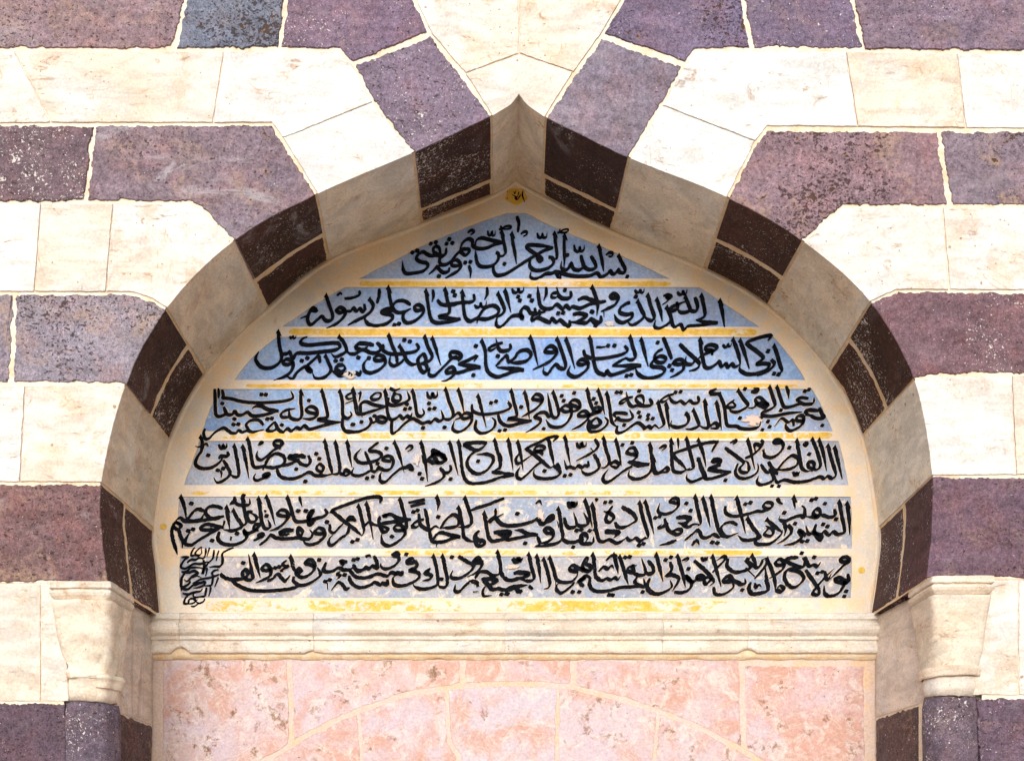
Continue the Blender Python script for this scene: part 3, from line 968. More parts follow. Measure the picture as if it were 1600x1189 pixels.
def row_lr(r, y):
    for (y0, l0, r0), (y1, l1, r1) in zip(r, r[1:]):
        if y0 <= y <= y1:
            t = (y - y0) / (y1 - y0)
            return l0 + (l1 - l0) * t, r0 + (r1 - r0) * t
verts, faces = [], []
def fq(a, b, c, d):
    k = len(verts); verts.extend([a, b, c, d]); faces.append([k, k + 1, k + 2, k + 3])
def fw(x, y, d=None):
    dd = FD + .0010 * n1(x * .02, y * .02, 4) + .0006 * n1(x * .11, y * .11, 6)
    return W(x, y, DB) + Vector((0, (dd if d is None else d) - DB, 0))
def band(x0f, x1f, y0, y1, n):
    """a strip of frame between two sides, from y0 to y1"""
    rows_ = max(1, int((y1 - y0) / 4))
    for i in range(rows_):
        ya, yb = y0 + (y1 - y0) * i / rows_, y0 + (y1 - y0) * (i + 1) / rows_
        for k in range(n):
            s0, s1 = k / n, (k + 1) / n
            la, ra, lb, rb = x0f(ya), x1f(ya), x0f(yb), x1f(yb)
            fq(fw(la + (ra - la) * s0, ya), fw(la + (ra - la) * s1, ya), fw(lb + (rb - lb) * s1, yb), fw(lb + (rb - lb) * s0, yb))
EDGE = [284.5] + [v for r in ROWS for v in (r[0][0], r[-1][0])] + [964]
def wav(x, y, s_): return 1.1 * n1(x * .05, y * .05, s_) + .8 * n1(x * .2, y * .2, s_)
for i in range(0, len(EDGE), 2):                      # solid bars (and the head and the foot)
    band(outerL, outerR, EDGE[i], EDGE[i + 1], 60 if i else 14)
for r in ROWS:
    fl = lambda y, r=r: row_lr(r, y)[0] + wav(1, y, 1)
    fr_ = lambda y, r=r: row_lr(r, y)[1] + wav(2, y, 2)
    y0, y1 = r[0][0], r[-1][0]
    band(outerL, fl, y0, y1, 5); band(fr_, outerR, y0, y1, 5)
    m = int((y1 - y0) / 4)
    ys = [y0 + (y1 - y0) * i / m for i in range(m + 1)]
    for ya, yb in zip(ys, ys[1:]):                    # little walls of the recess
        for fx in (fl, fr_):
            fq(fw(fx(ya), ya), fw(fx(yb), yb), fw(fx(yb), yb, RD + .002), fw(fx(ya), ya, RD + .002))
    for yy in (y0, y1):
        a, b = fl(yy), fr_(yy)
        for k in range(60):
            xa, xb = a + (b - a) * k / 60, a + (b - a) * (k + 1) / 60
            fq(fw(xa, yy), fw(xb, yy), fw(xb, yy, RD + .002), fw(xa, yy, RD + .002))
frame = build("frame", verts, faces, M_PLASTER, tab, label="peach plaster frame and bars")
# a thin raised bead where the frame meets the arch
verts, faces = [], []
bl = backL[::-1][0:]
line = [p for p in backL] + [p for p in backR[1:]]
for (x, y) in line:
    o = outw((x, y), 0)
    d = Vector((x - 806, y - 700)).normalized()
    w_ = 7.5 + 1.5 * n1(x * .02, y * .02, 3)
    for k in range(7):
        a = math.pi * k / 6
        off = 1.0 - w_ * (1 - math.cos(a)) / 2
        p = W(x + d.x * off, y + d.y * off, DB); p.y = FD + .0015 - .0055 * math.sin(a)
        verts.append(p)
for i in range(len(line) - 1):
    for k in range(6):
        a = i * 7 + k
        faces.append([a, a + 1, a + 8, a + 7])
build("bead", verts, faces, M_PLASTER, tab, smooth=True)

fields = []
for r, colr, w_ in zip(ROWS, PAINT, WEAR):
    verts, faces = [], []
    nx = 48
    for (y, l, rr) in r:
        for k in range(nx + 1):
            x = l - 1.5 + (rr - l + 3) * k / nx
            p = W(x, y, RD); p.y += .0006 * n1(x * .03, y * .03, 5)
            verts.append(p)
    for i in range(len(r) - 1):
        for k in range(nx):
            a = i * (nx + 1) + k
            faces.append([a, a + 1, a + nx + 2, a + nx + 1])
    fields.append(build("painted_field", verts, faces, M_BLUE, tab, col=colr, wear=w_))

# yellow paint lines along the bars: (y0, y1, x0, x1, wear)
RULES = [(440.5, 447.5, .14, [(562, 1048)]), (514.5, 524.5, .16, [(452, 1182)]), (600.5, 606, .40, [(385, 1256)]), (676.5, 685, .42, [(330, 1000), (1006, 1300)]),
         (767, 773, .46, [(292, 1000)]), (860, 867, .52, [(590, 1190)]), (939, 955, .60, [(322, 1282)])]
for (y0, y1, w_, spans) in RULES:
    for (x0, x1) in spans:
        verts, faces = [], []
        m = max(8, int((x1 - x0) / 3)); base = len(verts)
        for k in range(m + 1):
            x = x0 + (x1 - x0) * k / m
            ta = min(1, .5 + k / 3, .5 + (m - k) / 3)
            mid = (y0 + y1) / 2
            ra = 1.3 * n1(x * .06, y0) + 1.0 * n1(x * .3, y0); rb = 1.3 * n1(x * .06, y1) + 1.0 * n1(x * .3, y1)
            ya = mid + (y0 - mid) * ta + ra; yb = mid + (y1 - mid) * ta + rb
            verts += [fw(x, ya) + Vector((0, .001, 0)), fw(x, ya) + Vector((0, -.0006, 0)), fw(x, yb) + Vector((0, -.0006, 0)), fw(x, yb) + Vector((0, .001, 0))]
        for k in range(m):
            for j in range(3):
                a = base + 4 * k + j
                faces.append([a, a + 1, a + 5, a + 4])
        build("yellow_line", verts, faces, M_GILT, tab, wear=(.12 if x0 == 1006 else w_))

# gilded roundel at the head of the frame
verts, faces = [], []
N = 40
def roundel(a):
    r = 1 + .07 * math.sin(5 * a) + .06 * n1(math.cos(a) * 2, math.sin(a) * 2)
    return 806.5 + 16.5 * r * math.cos(a), 308 + 12.5 * r * math.sin(a)
for dd, sc_ in ((.001, 1.0), (-.0016, 1.0), (-.0024, .9)):
    for i in range(N):
        x, y = roundel(2 * math.pi * i / N)
        verts.append(fw(806.5 + (x - 806.5) * sc_, 308 + (y - 308) * sc_, FD + dd))
for j in range(2):
    for i in range(N):
        q = (i + 1) % N
        faces.append([j * N + i, j * N + q, (j + 1) * N + q, (j + 1) * N + i])
faces.append([2 * N + i for i in range(N)])
roundel_o = build("gilded_roundel", verts, faces, M_GILT, tab, wear=-.4)
# small gold dots on the frame
for x, y in ((255.5, 823), (1346, 891)):
    verts, faces = [], []
    for i in range(12):
        a = 2 * math.pi * i / 12
        verts.append(fw(x + 5.5 * math.cos(a), y + 5 * math.sin(a), FD - .0018))
    for i in range(12):
        a = 2 * math.pi * i / 12
        verts.append(fw(x + 5.5 * math.cos(a), y + 5 * math.sin(a), FD + .002))
    faces = [list(range(12))] + [[i, (i + 1) % 12, 12 + (i + 1) % 12, 12 + i] for i in range(12)]
    build("gold_dot", verts, faces, M_GILT, tab, wear=-.3)

# ---------------------------------------------------------------- ledge under the tablet
cor = thing("stone_ledge", "cream moulded stone ledge running under the calligraphy tablet", "ledge", W(806, 1024, DB))
# profile: (y traced, projection in metres)
PROF = [(958.5, -.004), (959.5, .020), (961.5, .0255), (969.5, .0265), (971.5, .021), (972.5, .020), (974, .0255), (977, .0325), (982, .0365), (987, .0362), (991.5, .0315),
        (994.5, .0245), (996, .0205), (997.5, .0205), (998, .026), (1001.5, .0262), (1002.5, .021), (1004, .0195), (1008, .0205), (1013, .0225), (1018, .0225), (1021, .020), (1022.3, .014), (1022.6, -.004)]
def ledge(x0, x1, nl, nr, label=None):
    m = max(6, int((x1 - x0) / 5))
    verts, faces = [], []
    for k in range(m + 1):
        x = x0 + (x1 - x0) * k / m
        # the lower edge is nibbled where two lengths meet
        e = 0
        if nl: e = max(e, nl * max(0, 1 - ((x - x0) / 14) ** 2))
        if nr: e = max(e, nr * max(0, 1 - ((x1 - x) / 14) ** 2))
        for (y, pr) in PROF:
            yy = y
            if y > 1004: yy = 1004 + (y - 1004) * (1 - e)
            yy += .7 * n1(x * .012, y * .02, 3) + .45 * n1(x * .06, y * .04, 7)
            pr2 = pr - (.003 if k in (0, m) else 0) + .0012 * n1(x * .03, y * .1, 8)
            p = W(x, yy, DB); p.y -= pr2
            verts.append(p)
    n = len(PROF)
    for k in range(m):
        for j in range(n - 1):
            a = k * n + j
            faces.append([a, a + 1, a + n + 1, a + n])
    faces.append(list(range(n))); faces.append([m * n + j for j in range(n)])
    build("moulding", verts, faces, M_CREAM, cor, col=random.choice([(.74, .69, .62), (.74, .67, .59), (.75, .67, .57)]), stain=.6, label=label)
ledge(239, 284, 0, .5); ledge(284.6, 492, .5, .25); ledge(492.5, 789, .12, 0); ledge(789.5, 1034, 0, 0); ledge(1034.5, 1166, 0, .35); ledge(1166.4, 1371, .35, 0)
# plaster wedge joining ledge to the panel below
verts, faces = [], []
for k in range(161):
    x = 240 + (1368 - 240) * k / 160
    for (y, pr) in ((1004, .010), (1018, .0115), (1024.5, .0115), (1027 + 1.5 * n1(x * .03, 1), .009), (1030 + 2.5 * n1(x * .03, 2) + 1.5 * n1(x * .15, 2), .001)):
        p = W(x, y, DB); p.y = DB + .003 - pr; verts.append(p)
for k in range(160):
    for j in range(4):
        a = k * 5 + j; faces.append([a, a + 1, a + 6, a + 5])
build("mortar", verts, faces, M_MORT2, cor, smooth=True, label="tan mortar fillet under the ledge")

# ---------------------------------------------------------------- pink stone below
pink = thing("pink_stone_panel", "mottled pink marble blocks fitted together below the cream ledge", "panel", W(806, 1330, DB))
PD = DB + .003
verts = [W(225, 1018, PD + .0016), W(1385, 1018, PD + .0016), W(1385, 2196, PD + .0016), W(225, 2196, PD + .0016)]
verts = [v if i < 2 else Vector((v.x, v.y, 0)) for i, v in enumerate(verts)]
build("mortar", verts, [[0, 1, 2, 3]], M_MORT3, pink, label="yellowish mortar between the pink blocks")
def arcy(x):
    pts = [(250, 1265), (330, 1224), (415, 1187), (475, 1150), (540, 1117), (631, 1084), (719, 1071), (805, 1067), (891, 1072), (969, 1091), (1070, 1125), (1110, 1146), (1161, 1172), (1200, 1195), (1290, 1238), (1365, 1272)]
    for (a, ya), (b, yb) in zip(pts, pts[1:]):
        if a <= x <= b: return ya + (yb - ya) * (x - a) / (b - a)
    return 1270
def arcpts(x0, x1, d):
    m = max(2, int(abs(x1 - x0) / 25))
    return [(x0 + (x1 - x0) * k / m, arcy(x0 + (x1 - x0) * k / m) + d) for k in range(m + 1)]
def pk(pts, col, **k):
    return stone(pink, "stone_block", pts, M_PINK, col, 2.6, jit=1.1, bev=.6, depth=.12, at=PD, face=random.uniform(-.0004, .0004), **k)
top = 1029
pk([(252, top), (450, top), (453, 1110)] + arcpts(453, 258, -1)[0:] + [(252, 1262)], (.60, .42, .39))
pk([(454, top), (721, top), (721, 1070)] + arcpts(721, 457, -1), (.62, .43, .39))
pk([(725, top), (893, top), (893, 1071)] + arcpts(893, 725, -1), (.66, .40, .35), label="salmon pink block with fine cracks")
pk([(898, top), (1157, top), (1160, 1170)] + arcpts(1160, 898, -1), (.60, .40, .37))
pk([(1161, top + 9), (1352, top + 9), (1354, 1262)] + arcpts(1354, 1164, -1), (.64, .37, .31))
b = [258, 395, 560, 698, 872, 1029, 1180, 1352]
lo = [300, 440, 577, 716, 868, 1008, 1140, 1315]
for i in range(7):
    ln = [(lo[i + 1], 1340), (lo[i], 1340)]
    if i == 3: ln = [(869, 1340), (868, 1189), (868, 1189), (723, 1340)][::1]; ln = [(866, 1340), (722, 1340), (718, 1178), (703, 1160)]
    if i == 2: ln = [(718, 1340), (lo[i], 1340)]; ln = [(719, 1340), (lo[i], 1340)]; ln.insert(0, (716, 1180)); ln.insert(0, (701, 1160))
    pk(arcpts(b[i], b[i + 1], 2) + ln, [(.57, .45, .47), (.60, .39, .37), (.60, .48, .51), (.59, .49, .54), (.60, .47, .48), (.59, .45, .47), (.62, .40, .37)][i])
# plain courses of the same stone further down
y = 1342
k = 0
while y < 2150:
    x = 252 if k % 2 else 310
    if x > 252: pk([(252, y), (310, y), (310, y + 120), (252, y + 120)], (.68, .52, .52))
    while x < 1350:
        x2 = min(1354, x + 240)
        pk([(x, y), (x2, y), (x2, y + 120), (x, y + 120)], (.69, .52, .52)); x = x2
    y += 120; k += 1

# ---------------------------------------------------------------- the calligraphy, pen stroke by pen stroke
INK = []
# one block per stretch of a line: (line, x, y, scale, strokes)
#   D dots | A upright with a barbed head | b blunt both ends | w1.2 pen width | plain: blunt start, thin end ; separates strokes
INK.append((0, 620, 340, 8, """
620,385 610,450 565,485 500,470 430,480 380,460 330,430 270,460 245,520 300,555 370,570 388,610 330,670 220,695 120,700 80,650 72,545
w.9 545,450 530,380 490,360 458,385 465,435 510,455 550,450 545,485
D 488,310 425,328 255,415 195,438 655,272 622,328 695,320 525,735 855,565 920,555 1345,580
1310,312 1230,295 1130,272 1050,258 995,285 975,335
1320,315 1230,335 1130,380 1050,392 980,375 985,320 1000,290
985,385 945,350 945,290 890,270 825,315 785,400
b 785,405 850,395 905,402 890,450 850,470 790,425
b 800,410 740,470 680,545 620,585 560,590 532,545 550,490 600,460
w.8 885,190 930,160 968,175 960,195 920,218
w.75 1135,170 1150,220 1180,215 1190,175 1195,222 1225,218 1230,170
1240,435 1272,460 1265,525 1225,580 1160,612 1060,615 1010,575 990,490 983,410
A 1310,180 1335,300 1358,420 1330,478 1265,480
A 1438,205 1455,340 1478,450 1495,578
w.5 1275,152 1310,138 1298,108 1310,142 1360,112 1420,108 1428,132 1370,146 1310,145
b 1500,-10 1525,70 1512,180
b 1205,600 1210,670 1250,722 1340,712 1440,660 1530,600 1620,535
790,595 740,605 690,595 690,555 740,530 785,560 800,612 760,670 690,712 605,760
660,630 640,675 580,688 530,650 505,610 465,655 400,710
900,605 922,670 915,760
"""))
INK.append((0, 800, 340, 8, """
170,370 200,345 350,350 515,372
515,375 400,415 300,470 200,530 100,595 -10,672
170,372 230,415 310,470 375,520 350,548 315,520 300,460
455,495 505,510 518,572 450,632 340,662 262,650 220,600 230,530 262,485
A 530,200 545,330 560,450 555,515 505,515
w.5 600,148 590,185 562,195 600,182 650,155 702,155 692,182 640,192 590,188
w.75 315,200 330,245 370,248 378,205 390,250 430,245 438,200
w.8 110,208 150,180 188,185 180,215 140,238
A 655,230 650,350 655,480 650,620
D 692,470 1440,740
b 860,475 885,560 920,632 985,652 1045,625 1035,565 985,485
875,560 885,620 830,658 765,640 738,570 700,640 650,655 612,620 620,550
w.8 775,350 790,412 835,425 845,368 855,418 898,405 902,350
A 1085,360 1110,470 1130,570 1145,672
A 1335,480 1370,560 1412,640 1400,690 1345,685 1330,650 1290,700 1250,700 1225,665 1190,705 1110,742 1060,695 960,730 800,735 680,715 600,690 540,680 490,700 420,705 330,760 260,768 228,735 240,672
w.9 545,690 580,745 610,762 600,705
w.8 1175,468 1220,440 1258,450 1240,490 1205,485
"""))
INK.append((1, 460, 440, 6.4, """
A 318,145 350,240 382,340 365,388 310,388 275,350 230,382 175,428 145,420 132,365 160,290 185,265 225,295 165,300
w.5 130,345 95,355 60,370
w1.1 425,140 460,115 475,130
515,290 455,312 420,290 450,260 500,280 505,330 460,390 390,440 320,470
700,228 703,280 680,300 655,270 620,295 590,265 560,295 500,292
w.7 500,170 570,165 640,140 660,112 650,95 640,118
A 755,180 788,240 762,300 700,350 620,390 535,435
b 850,75 845,150 825,215
w.9 1162,230 1090,192 1020,200 985,250 1020,305 1090,305 1165,270
A 940,65 955,170 980,270 1000,300 1050,310
980,265 920,275 868,300 905,322 970,335 980,370 920,420 820,445 740,425 705,375 720,340
w1.4 975,285 910,295 875,302
D 1000,435 1045,422
1280,282 1220,290 1200,250 1250,235 1292,280 1270,340 1190,400 1120,412 1085,370 1100,310 1160,272
A 1315,95 1335,220 1355,340 1390,402 1470,412 1610,385
1385,85 1390,140 1375,205
b w.9 1430,185 1465,225 1530,238 1625,225
D 1590,100
"""))
INK.append((1, 690, 440, 6.4, """
A 35,80 55,180 80,270 60,325 -30,350 60,365 190,372
w1.1 190,372 80,400 -15,425
b w.9 0,235 100,225 200,210 290,205 328,180 320,130
D 112,98 132,138 765,152 782,190 878,145 902,190 1232,85 1165,318 1215,312 1500,300 1540,445
A 205,105 215,220 235,350 280,395 340,372 370,350 420,280 480,245 540,248 572,290 540,340 450,375 370,375 350,415
455,60 455,120 430,180
w.75 330,235 345,255 380,252 390,212 402,252 440,245 450,195
A 565,125 600,200 628,280 600,330 545,355
A 635,95 660,180 692,305
w.8 705,75 725,110 760,102 765,70 780,105 815,95 822,58
930,268 935,305 890,315 860,270 820,260 790,310 812,372 775,340 700,350 640,410 590,455 550,442 548,385 565,350
1540,205 1450,240 1380,268 1310,252 1280,272 1240,240 1210,272 1150,230 1100,268 1030,272 985,235 967,130 960,55
1362,185 1430,162 1500,185 1600,200
1045,60 1045,120 1020,190
1290,100 1292,150 1240,172 1180,150 1150,60
w.8 1170,110 1110,120 1098,155 1140,160 1180,130
A 1505,60 1540,150 1562,240 1550,340
1590,365 1580,410 1530,412 1490,375 1450,412 1380,410 1290,405
1312,330 1380,320 1450,340 1410,372 1340,402
1280,390 1275,455 1225,420 1185,385 1145,405 1100,370 1080,408 1010,380 960,362 905,388 915,340 980,312 1040,305
w.9 975,285 985,330 960,355
"""))
INK.append((1, 920, 440, 6.4, """
w.9 170,195 100,212 0,235
w.9 0,180 80,205 175,198
D 35,305 65,445 470,152
120,345 122,400 75,405 35,375 0,402
290,165 235,168 215,140 250,120 295,160 262,230 190,270 120,300
w.8 150,285 152,352
415,212 380,218 320,260 310,310 380,330 432,322 420,370 340,410 280,385 255,330
A 490,200 530,290 552,345 500,402 430,435 392,410
w.75 460,85 480,110 508,102 512,80 525,110 548,105 552,72
A 590,140 620,250 655,350 625,390 580,372 555,345
A 680,180 715,290 735,398
A 780,260 822,370 780,432 700,472 655,450 668,388
820,345 850,455 915,430 948,490 990,450 1100,442 1290,415
w1.1 1290,412 1180,410 1072,385
A 1125,140 1152,250 1160,340 1120,370 1070,385
A 1310,195 1335,310 1358,462
880,205 885,268 835,292 815,262 900,225 960,202
A 965,155 1000,240 1010,290 930,312 880,275
b 1060,160 1088,240 1070,295 1005,290
w.7 745,145 790,130 828,152 800,172 770,150 800,165 780,200 735,232
w.75 885,105 905,130 935,125 940,92 952,125 975,115 982,82
"""))
INK.append((2, 395, 515, 6.4, """
A 255,25 265,150 288,270 260,335 180,382 90,375 32,310 38,260 60,222
285,245 340,240 368,225 402,292 440,238 560,235 700,220 820,205 872,170 840,135 720,140 560,155 478,135 500,90 550,72
w.75 370,70 385,88 402,65 408,88 428,80 436,62
A 865,75 910,130 935,210 880,252 820,272 785,240
1240,130 1282,180 1250,225 1180,232 1100,200 1020,242 960,235 930,195
w1.1 1210,155 1130,140 1060,140 1030,180 1090,202 1150,172
D 1055,280 1160,285 490,312 545,285 828,312 890,300
1322,300 1240,312 1215,285 1260,255 1312,278 1322,340 1260,402 1180,432 1118,412 1108,350 1140,298
402,330 340,352 300,330 340,295 398,320 392,400 330,462 210,512
670,330 658,265 600,310 550,362 592,420 545,402 520,370 440,430 398,492 345,470
A 730,265 760,340 782,402 740,460 670,492 618,480 598,435
1082,410 1065,452 1030,432 990,462 945,435 880,462 820,432 782,402
w1.3 905,350 850,360 835,402 880,425 922,390 905,350
A 1360,60 1390,150 1432,250 1442,330 1432,365
"""))
INK.append((2, 620, 515, 6.4, """
b w.9 -138,150 -128,215 -40,245 100,235 190,215 218,180 195,142
A 30,165 70,240 100,310 150,348 215,338
w.9 75,290 40,330 -30,362 -72,330 -62,258
w1.1 265,235 212,300 235,395 270,425 302,395 285,345 220,345
w1.1 265,235 290,290 265,335 215,350
A 280,75 310,170 352,260 325,312 240,335
A 355,90 390,190 437,352
D 75,105 130,120 765,455 790,165 1010,265
w1.1 612,315 645,268 610,230 540,228 540,280 600,262
625,285 560,285 500,340 420,420 370,462 322,450 332,378
578,420 500,432 500,400 550,375 582,410 560,462 500,510 445,520
580,438 660,420 730,395 838,380
w1.2 838,378 720,362 612,350
612,348 700,312 800,265 770,318
A 850,115 885,220 890,350 920,432 1000,472 1080,452 1180,415 1272,405
w1.2 1272,405 1150,392 1000,378
990,365 1060,290 1100,262 1120,322 1180,280 1220,222 1300,205 1342,250 1300,310 1210,332 1130,330
1132,145 1132,195 1060,215 1020,190 990,90
w.8 1060,130 960,160 918,190 945,208 995,180
A 1335,80 1370,190 1412,362
"""))
INK.append((2, 840, 515, 6.4, """
190,220 120,228 72,220 100,175 150,168 192,220 170,270 100,330 -50,402
A 195,95 235,200 277,330 270,388 220,385 182,348 140,390 100,442 58,425 62,378
A 285,100 320,200 372,388
502,330 440,352 400,335 430,300 492,310 502,380 430,450 360,472 305,430 328,362
A 520,80 545,200 562,320 590,412 640,445 680,450 690,410 730,452 820,432 920,395 1038,360
w1.2 1038,360 920,360 745,365
750,360 850,300 900,280
b w.9 458,205 482,262 570,290 700,280 850,245 898,205 870,162
w.7 585,175 640,176 690,168
D 705,160 768,160 890,462 935,452 1200,130 1318,362 1345,405
A 925,75 950,170 978,270 930,302 870,280
A 1035,100 1065,210 1105,368
1250,195 1200,220 1170,270 1190,322 1260,325 1282,288 1230,265 1180,290 1138,340 1150,370 1240,380 1272,410 1220,460 1100,487 1010,450 978,392
b 1255,80 1290,160 1340,292
1462,340 1400,348 1355,330 1400,300 1452,310 1458,390 1400,442 1325,478
"""))
INK.append((2, 1000, 515, 6.4, """
b 395,145 470,220 560,300 600,345
560,300 510,348 452,330 462,268
w.9 600,340 570,390 490,415
A 600,100 610,200 628,290 650,372 700,382 760,345 790,318 815,372 855,340 880,378 915,342 950,372 1005,345
720,252 718,210 660,200 662,165 720,152 772,175 740,208 650,242 560,302
A 930,100 970,200 997,300 1002,352
w.75 830,150 845,175 870,170 876,145 890,170 910,160 912,138
A 1000,110 1040,220 1092,388
1280,108 1312,62 1230,70 1130,100 1068,130 1100,170 1170,220 1232,285 1165,342 1250,340 1292,352 1260,402 1150,442 1060,442 998,402 1000,360
1310,300 1342,340 1310,390 1240,432 1170,462
D 1280,215 1340,440 1385,447
A 1340,165 1375,260 1402,360 1420,412 1385,438
"""))
INK.append((3, 310, 600, 6.4, """
b 165,52 168,180 175,300 210,325 270,305
255,232 288,302 340,302 362,272 390,308 440,308 492,282 540,318 640,312 720,292 802,270
w1.1 802,270 700,255 620,220 560,228 538,248
b w.8 202,45 205,95 202,140
b 240,60 248,110 250,155
w.9 230,138 330,148 430,175 600,188 800,178 920,155 948,125 925,72
D 630,105 675,107 240,195 360,350 352,405 400,402 1105,165 690,350 735,345 835,410 1550,405
70,448 55,490 68,545 110,545 170,485 250,440 300,470 330,492 380,492 402,465 440,485 490,470 550,482 655,455
w.9 650,408 600,360 520,368 478,410 510,458 560,478
A 1025,75 1025,180 1035,300 1010,352 950,352 912,320 908,238
w.9 910,330 840,332 828,300 880,262 970,245
1185,300 1100,282 1080,250 1130,225 1185,260 1180,322 1120,352 1045,345
765,378 800,455 850,482 890,445 930,472 980,435 1020,452 1060,415 1110,452 1200,430 1290,405 1438,380
w.9 762,378 700,440 688,470 750,470 790,430 772,375
A 1235,70 1270,200 1292,320 1260,342 1190,355 1300,375 1430,380
A 1415,75 1440,180 1445,310 1490,345 1532,312 1520,278
b 1445,330 1440,410 1460,462 1510,487 1610,475
w.8 1540,85 1480,120 1500,150 1560,138
w.8 1560,160 1468,198
A 1545,60 1570,180 1590,265 1615,300
"""))
INK.append((3, 550, 600, 6.4, """
A 10,55 30,180 50,285 100,302 200,272 342,232
342,228 230,212 140,178 90,200 85,260 102,332
w.8 85,75 82,120 68,180
w.8 60,95 100,90
w.9 240,88 192,130 215,158 275,142 288,95 240,86
b -60,470 50,482 150,440 192,382 180,335
w1.1 342,342 290,328 248,340 270,378 330,382 348,348 300,328
w.9 250,370 200,388 172,352
D 95,380 5,405 225,320 550,205 530,252 580,245 770,195 775,252 825,245 710,440 925,435 1390,190 1440,175 1475,470 1530,462
A 330,70 345,170 355,282 385,355 440,345 480,315 510,350 550,318 582,342 602,290
370,138 358,190 410,215 500,198 572,150 550,72
w1.1 430,78 408,140 420,172 480,162 482,112 430,98
w1.1 378,45 430,62 485,45
A 605,70 630,180 650,302 690,322 722,290 705,248
w.9 750,80 765,130 800,132 805,85 822,132 852,120 852,72
402,348 395,430 402,492 440,482 520,402 600,348 650,365 700,392 760,378 790,385 830,350 870,372 912,342 890,262
A 935,55 970,170 1012,290 985,348 930,352 905,325
w.9 1010,335 1060,288 1088,330 1030,358
A 1065,60 1095,160 1120,288
1192,330 1120,348 1098,320 1140,290 1192,310 1192,380 1130,450 1060,482 1008,450 1022,368
A 1260,120 1290,230 1342,432
w.9 1200,205 1208,270 1290,302 1400,297 1520,272 1588,230 1560,168
1245,362 1232,440 1280,492 1360,482 1422,430 1432,370 1400,338
1460,310 1480,370 1530,412 1620,402
"""))
INK.append((3, 790, 600, 6.4, """
A 55,70 85,190 112,300 90,332 20,350 130,358 262,365
w1.1 262,365 150,390 40,420 -40,402
D 155,230 380,447 560,120 580,168 685,90 880,150 905,192 1110,85 1152,85 1335,70 1330,285 1342,328 1425,312 1420,352 1470,347 1185,410
25,185 48,230 -20,282
372,170 300,158 268,150 300,105 352,118 368,170 310,242 230,292 160,330
A 190,85 220,200 237,352
A 475,85 510,190 532,290 510,335 465,322 440,210 420,95
460,312 430,328 400,288 340,290 288,330 342,350 342,390 280,442 198,490
742,242 690,222 638,195 680,160 732,180 742,240 685,272 650,265
652,270 590,278 558,245 600,215 652,240 657,310 610,390 540,432 450,422 402,358
A 815,60 840,170 872,272 830,305
952,272 890,278 880,245 930,235 952,270 870,302 800,322 728,320 740,290 790,270 832,310 810,362 740,422 660,457
A 925,65 960,170 990,302
w1.3 900,342 858,380 852,422 900,428 948,395 920,345 890,340
840,358 822,420 850,477 930,472 1000,422 1022,370 990,332
A 1010,95 1040,230 1060,372 1112,432
1090,375 1120,340 1150,362 1230,362 1272,330 1240,262
1222,300 1150,290 1078,297 1110,342
1440,148 1462,205 1400,222 1320,215 1270,227 1230,190 1205,80
w.8 1272,130 1190,150 1138,185 1165,197 1215,165
w.9 1372,217 1310,172 1310,130 1362,120 1382,170 1372,215
1120,418 1108,470 1130,492 1190,472 1260,420 1320,388 1370,420 1390,445 1430,420 1455,445 1490,412 1530,442
A 1522,185 1555,300 1582,400 1530,445
"""))
INK.append((3, 1030, 600, 5.714, """
w.9 345,108 352,160 305,172 270,148 230,178 190,152 150,168 110,150 80,88
w.8 132,90 60,110 12,150 42,160 90,125
D 145,75 190,70 765,45 720,305 1300,65 1335,50 1085,235 970,335 985,382 920,410 1455,370 905,308
A 60,180 75,290 90,402
A 305,235 340,320 352,372 290,402 235,402
240,250 262,310 240,362 170,387 105,370 110,328
w.8 225,270 250,280 272,262
A 405,150 420,260 442,382 400,392 360,372
w1.1 440,385 500,348 525,390 460,398
A 510,165 535,280 555,408
w.9 512,45 450,70 480,85 552,75
w.9 550,78 500,98 450,102
A 540,95 580,200 595,320 612,372 690,378 730,397 820,402 890,380 905,330
w.9 670,143 608,190 625,212 682,200 650,158
A 705,60 750,130 792,190 740,232 690,252 640,242 628,210
w.9 972,190 900,122 858,135 880,182 940,212 972,190 900,170 840,212 795,215
w1.2 820,70 872,70 882,45 840,40
A 985,30 1015,120 1032,190 980,232 922,252 930,282 1020,287 1150,262 1272,250
A 1050,30 1080,120 1112,202 1180,202 1260,175 1300,182 1372,172 1382,122
w.9 1332,130 1260,123 1228,145 1290,168
1130,20 1150,70 1155,127
1430,212 1452,270 1472,302 1400,307 1340,280 1290,285
w1.1 1422,240 1340,233 1298,250 1350,282
1295,330 1228,328 1235,288 1282,288 1284,350 1220,402 1160,418 1128,370 1150,330
w.8 1200,372 1190,318 1150,342 1090,308 1030,377
"""))
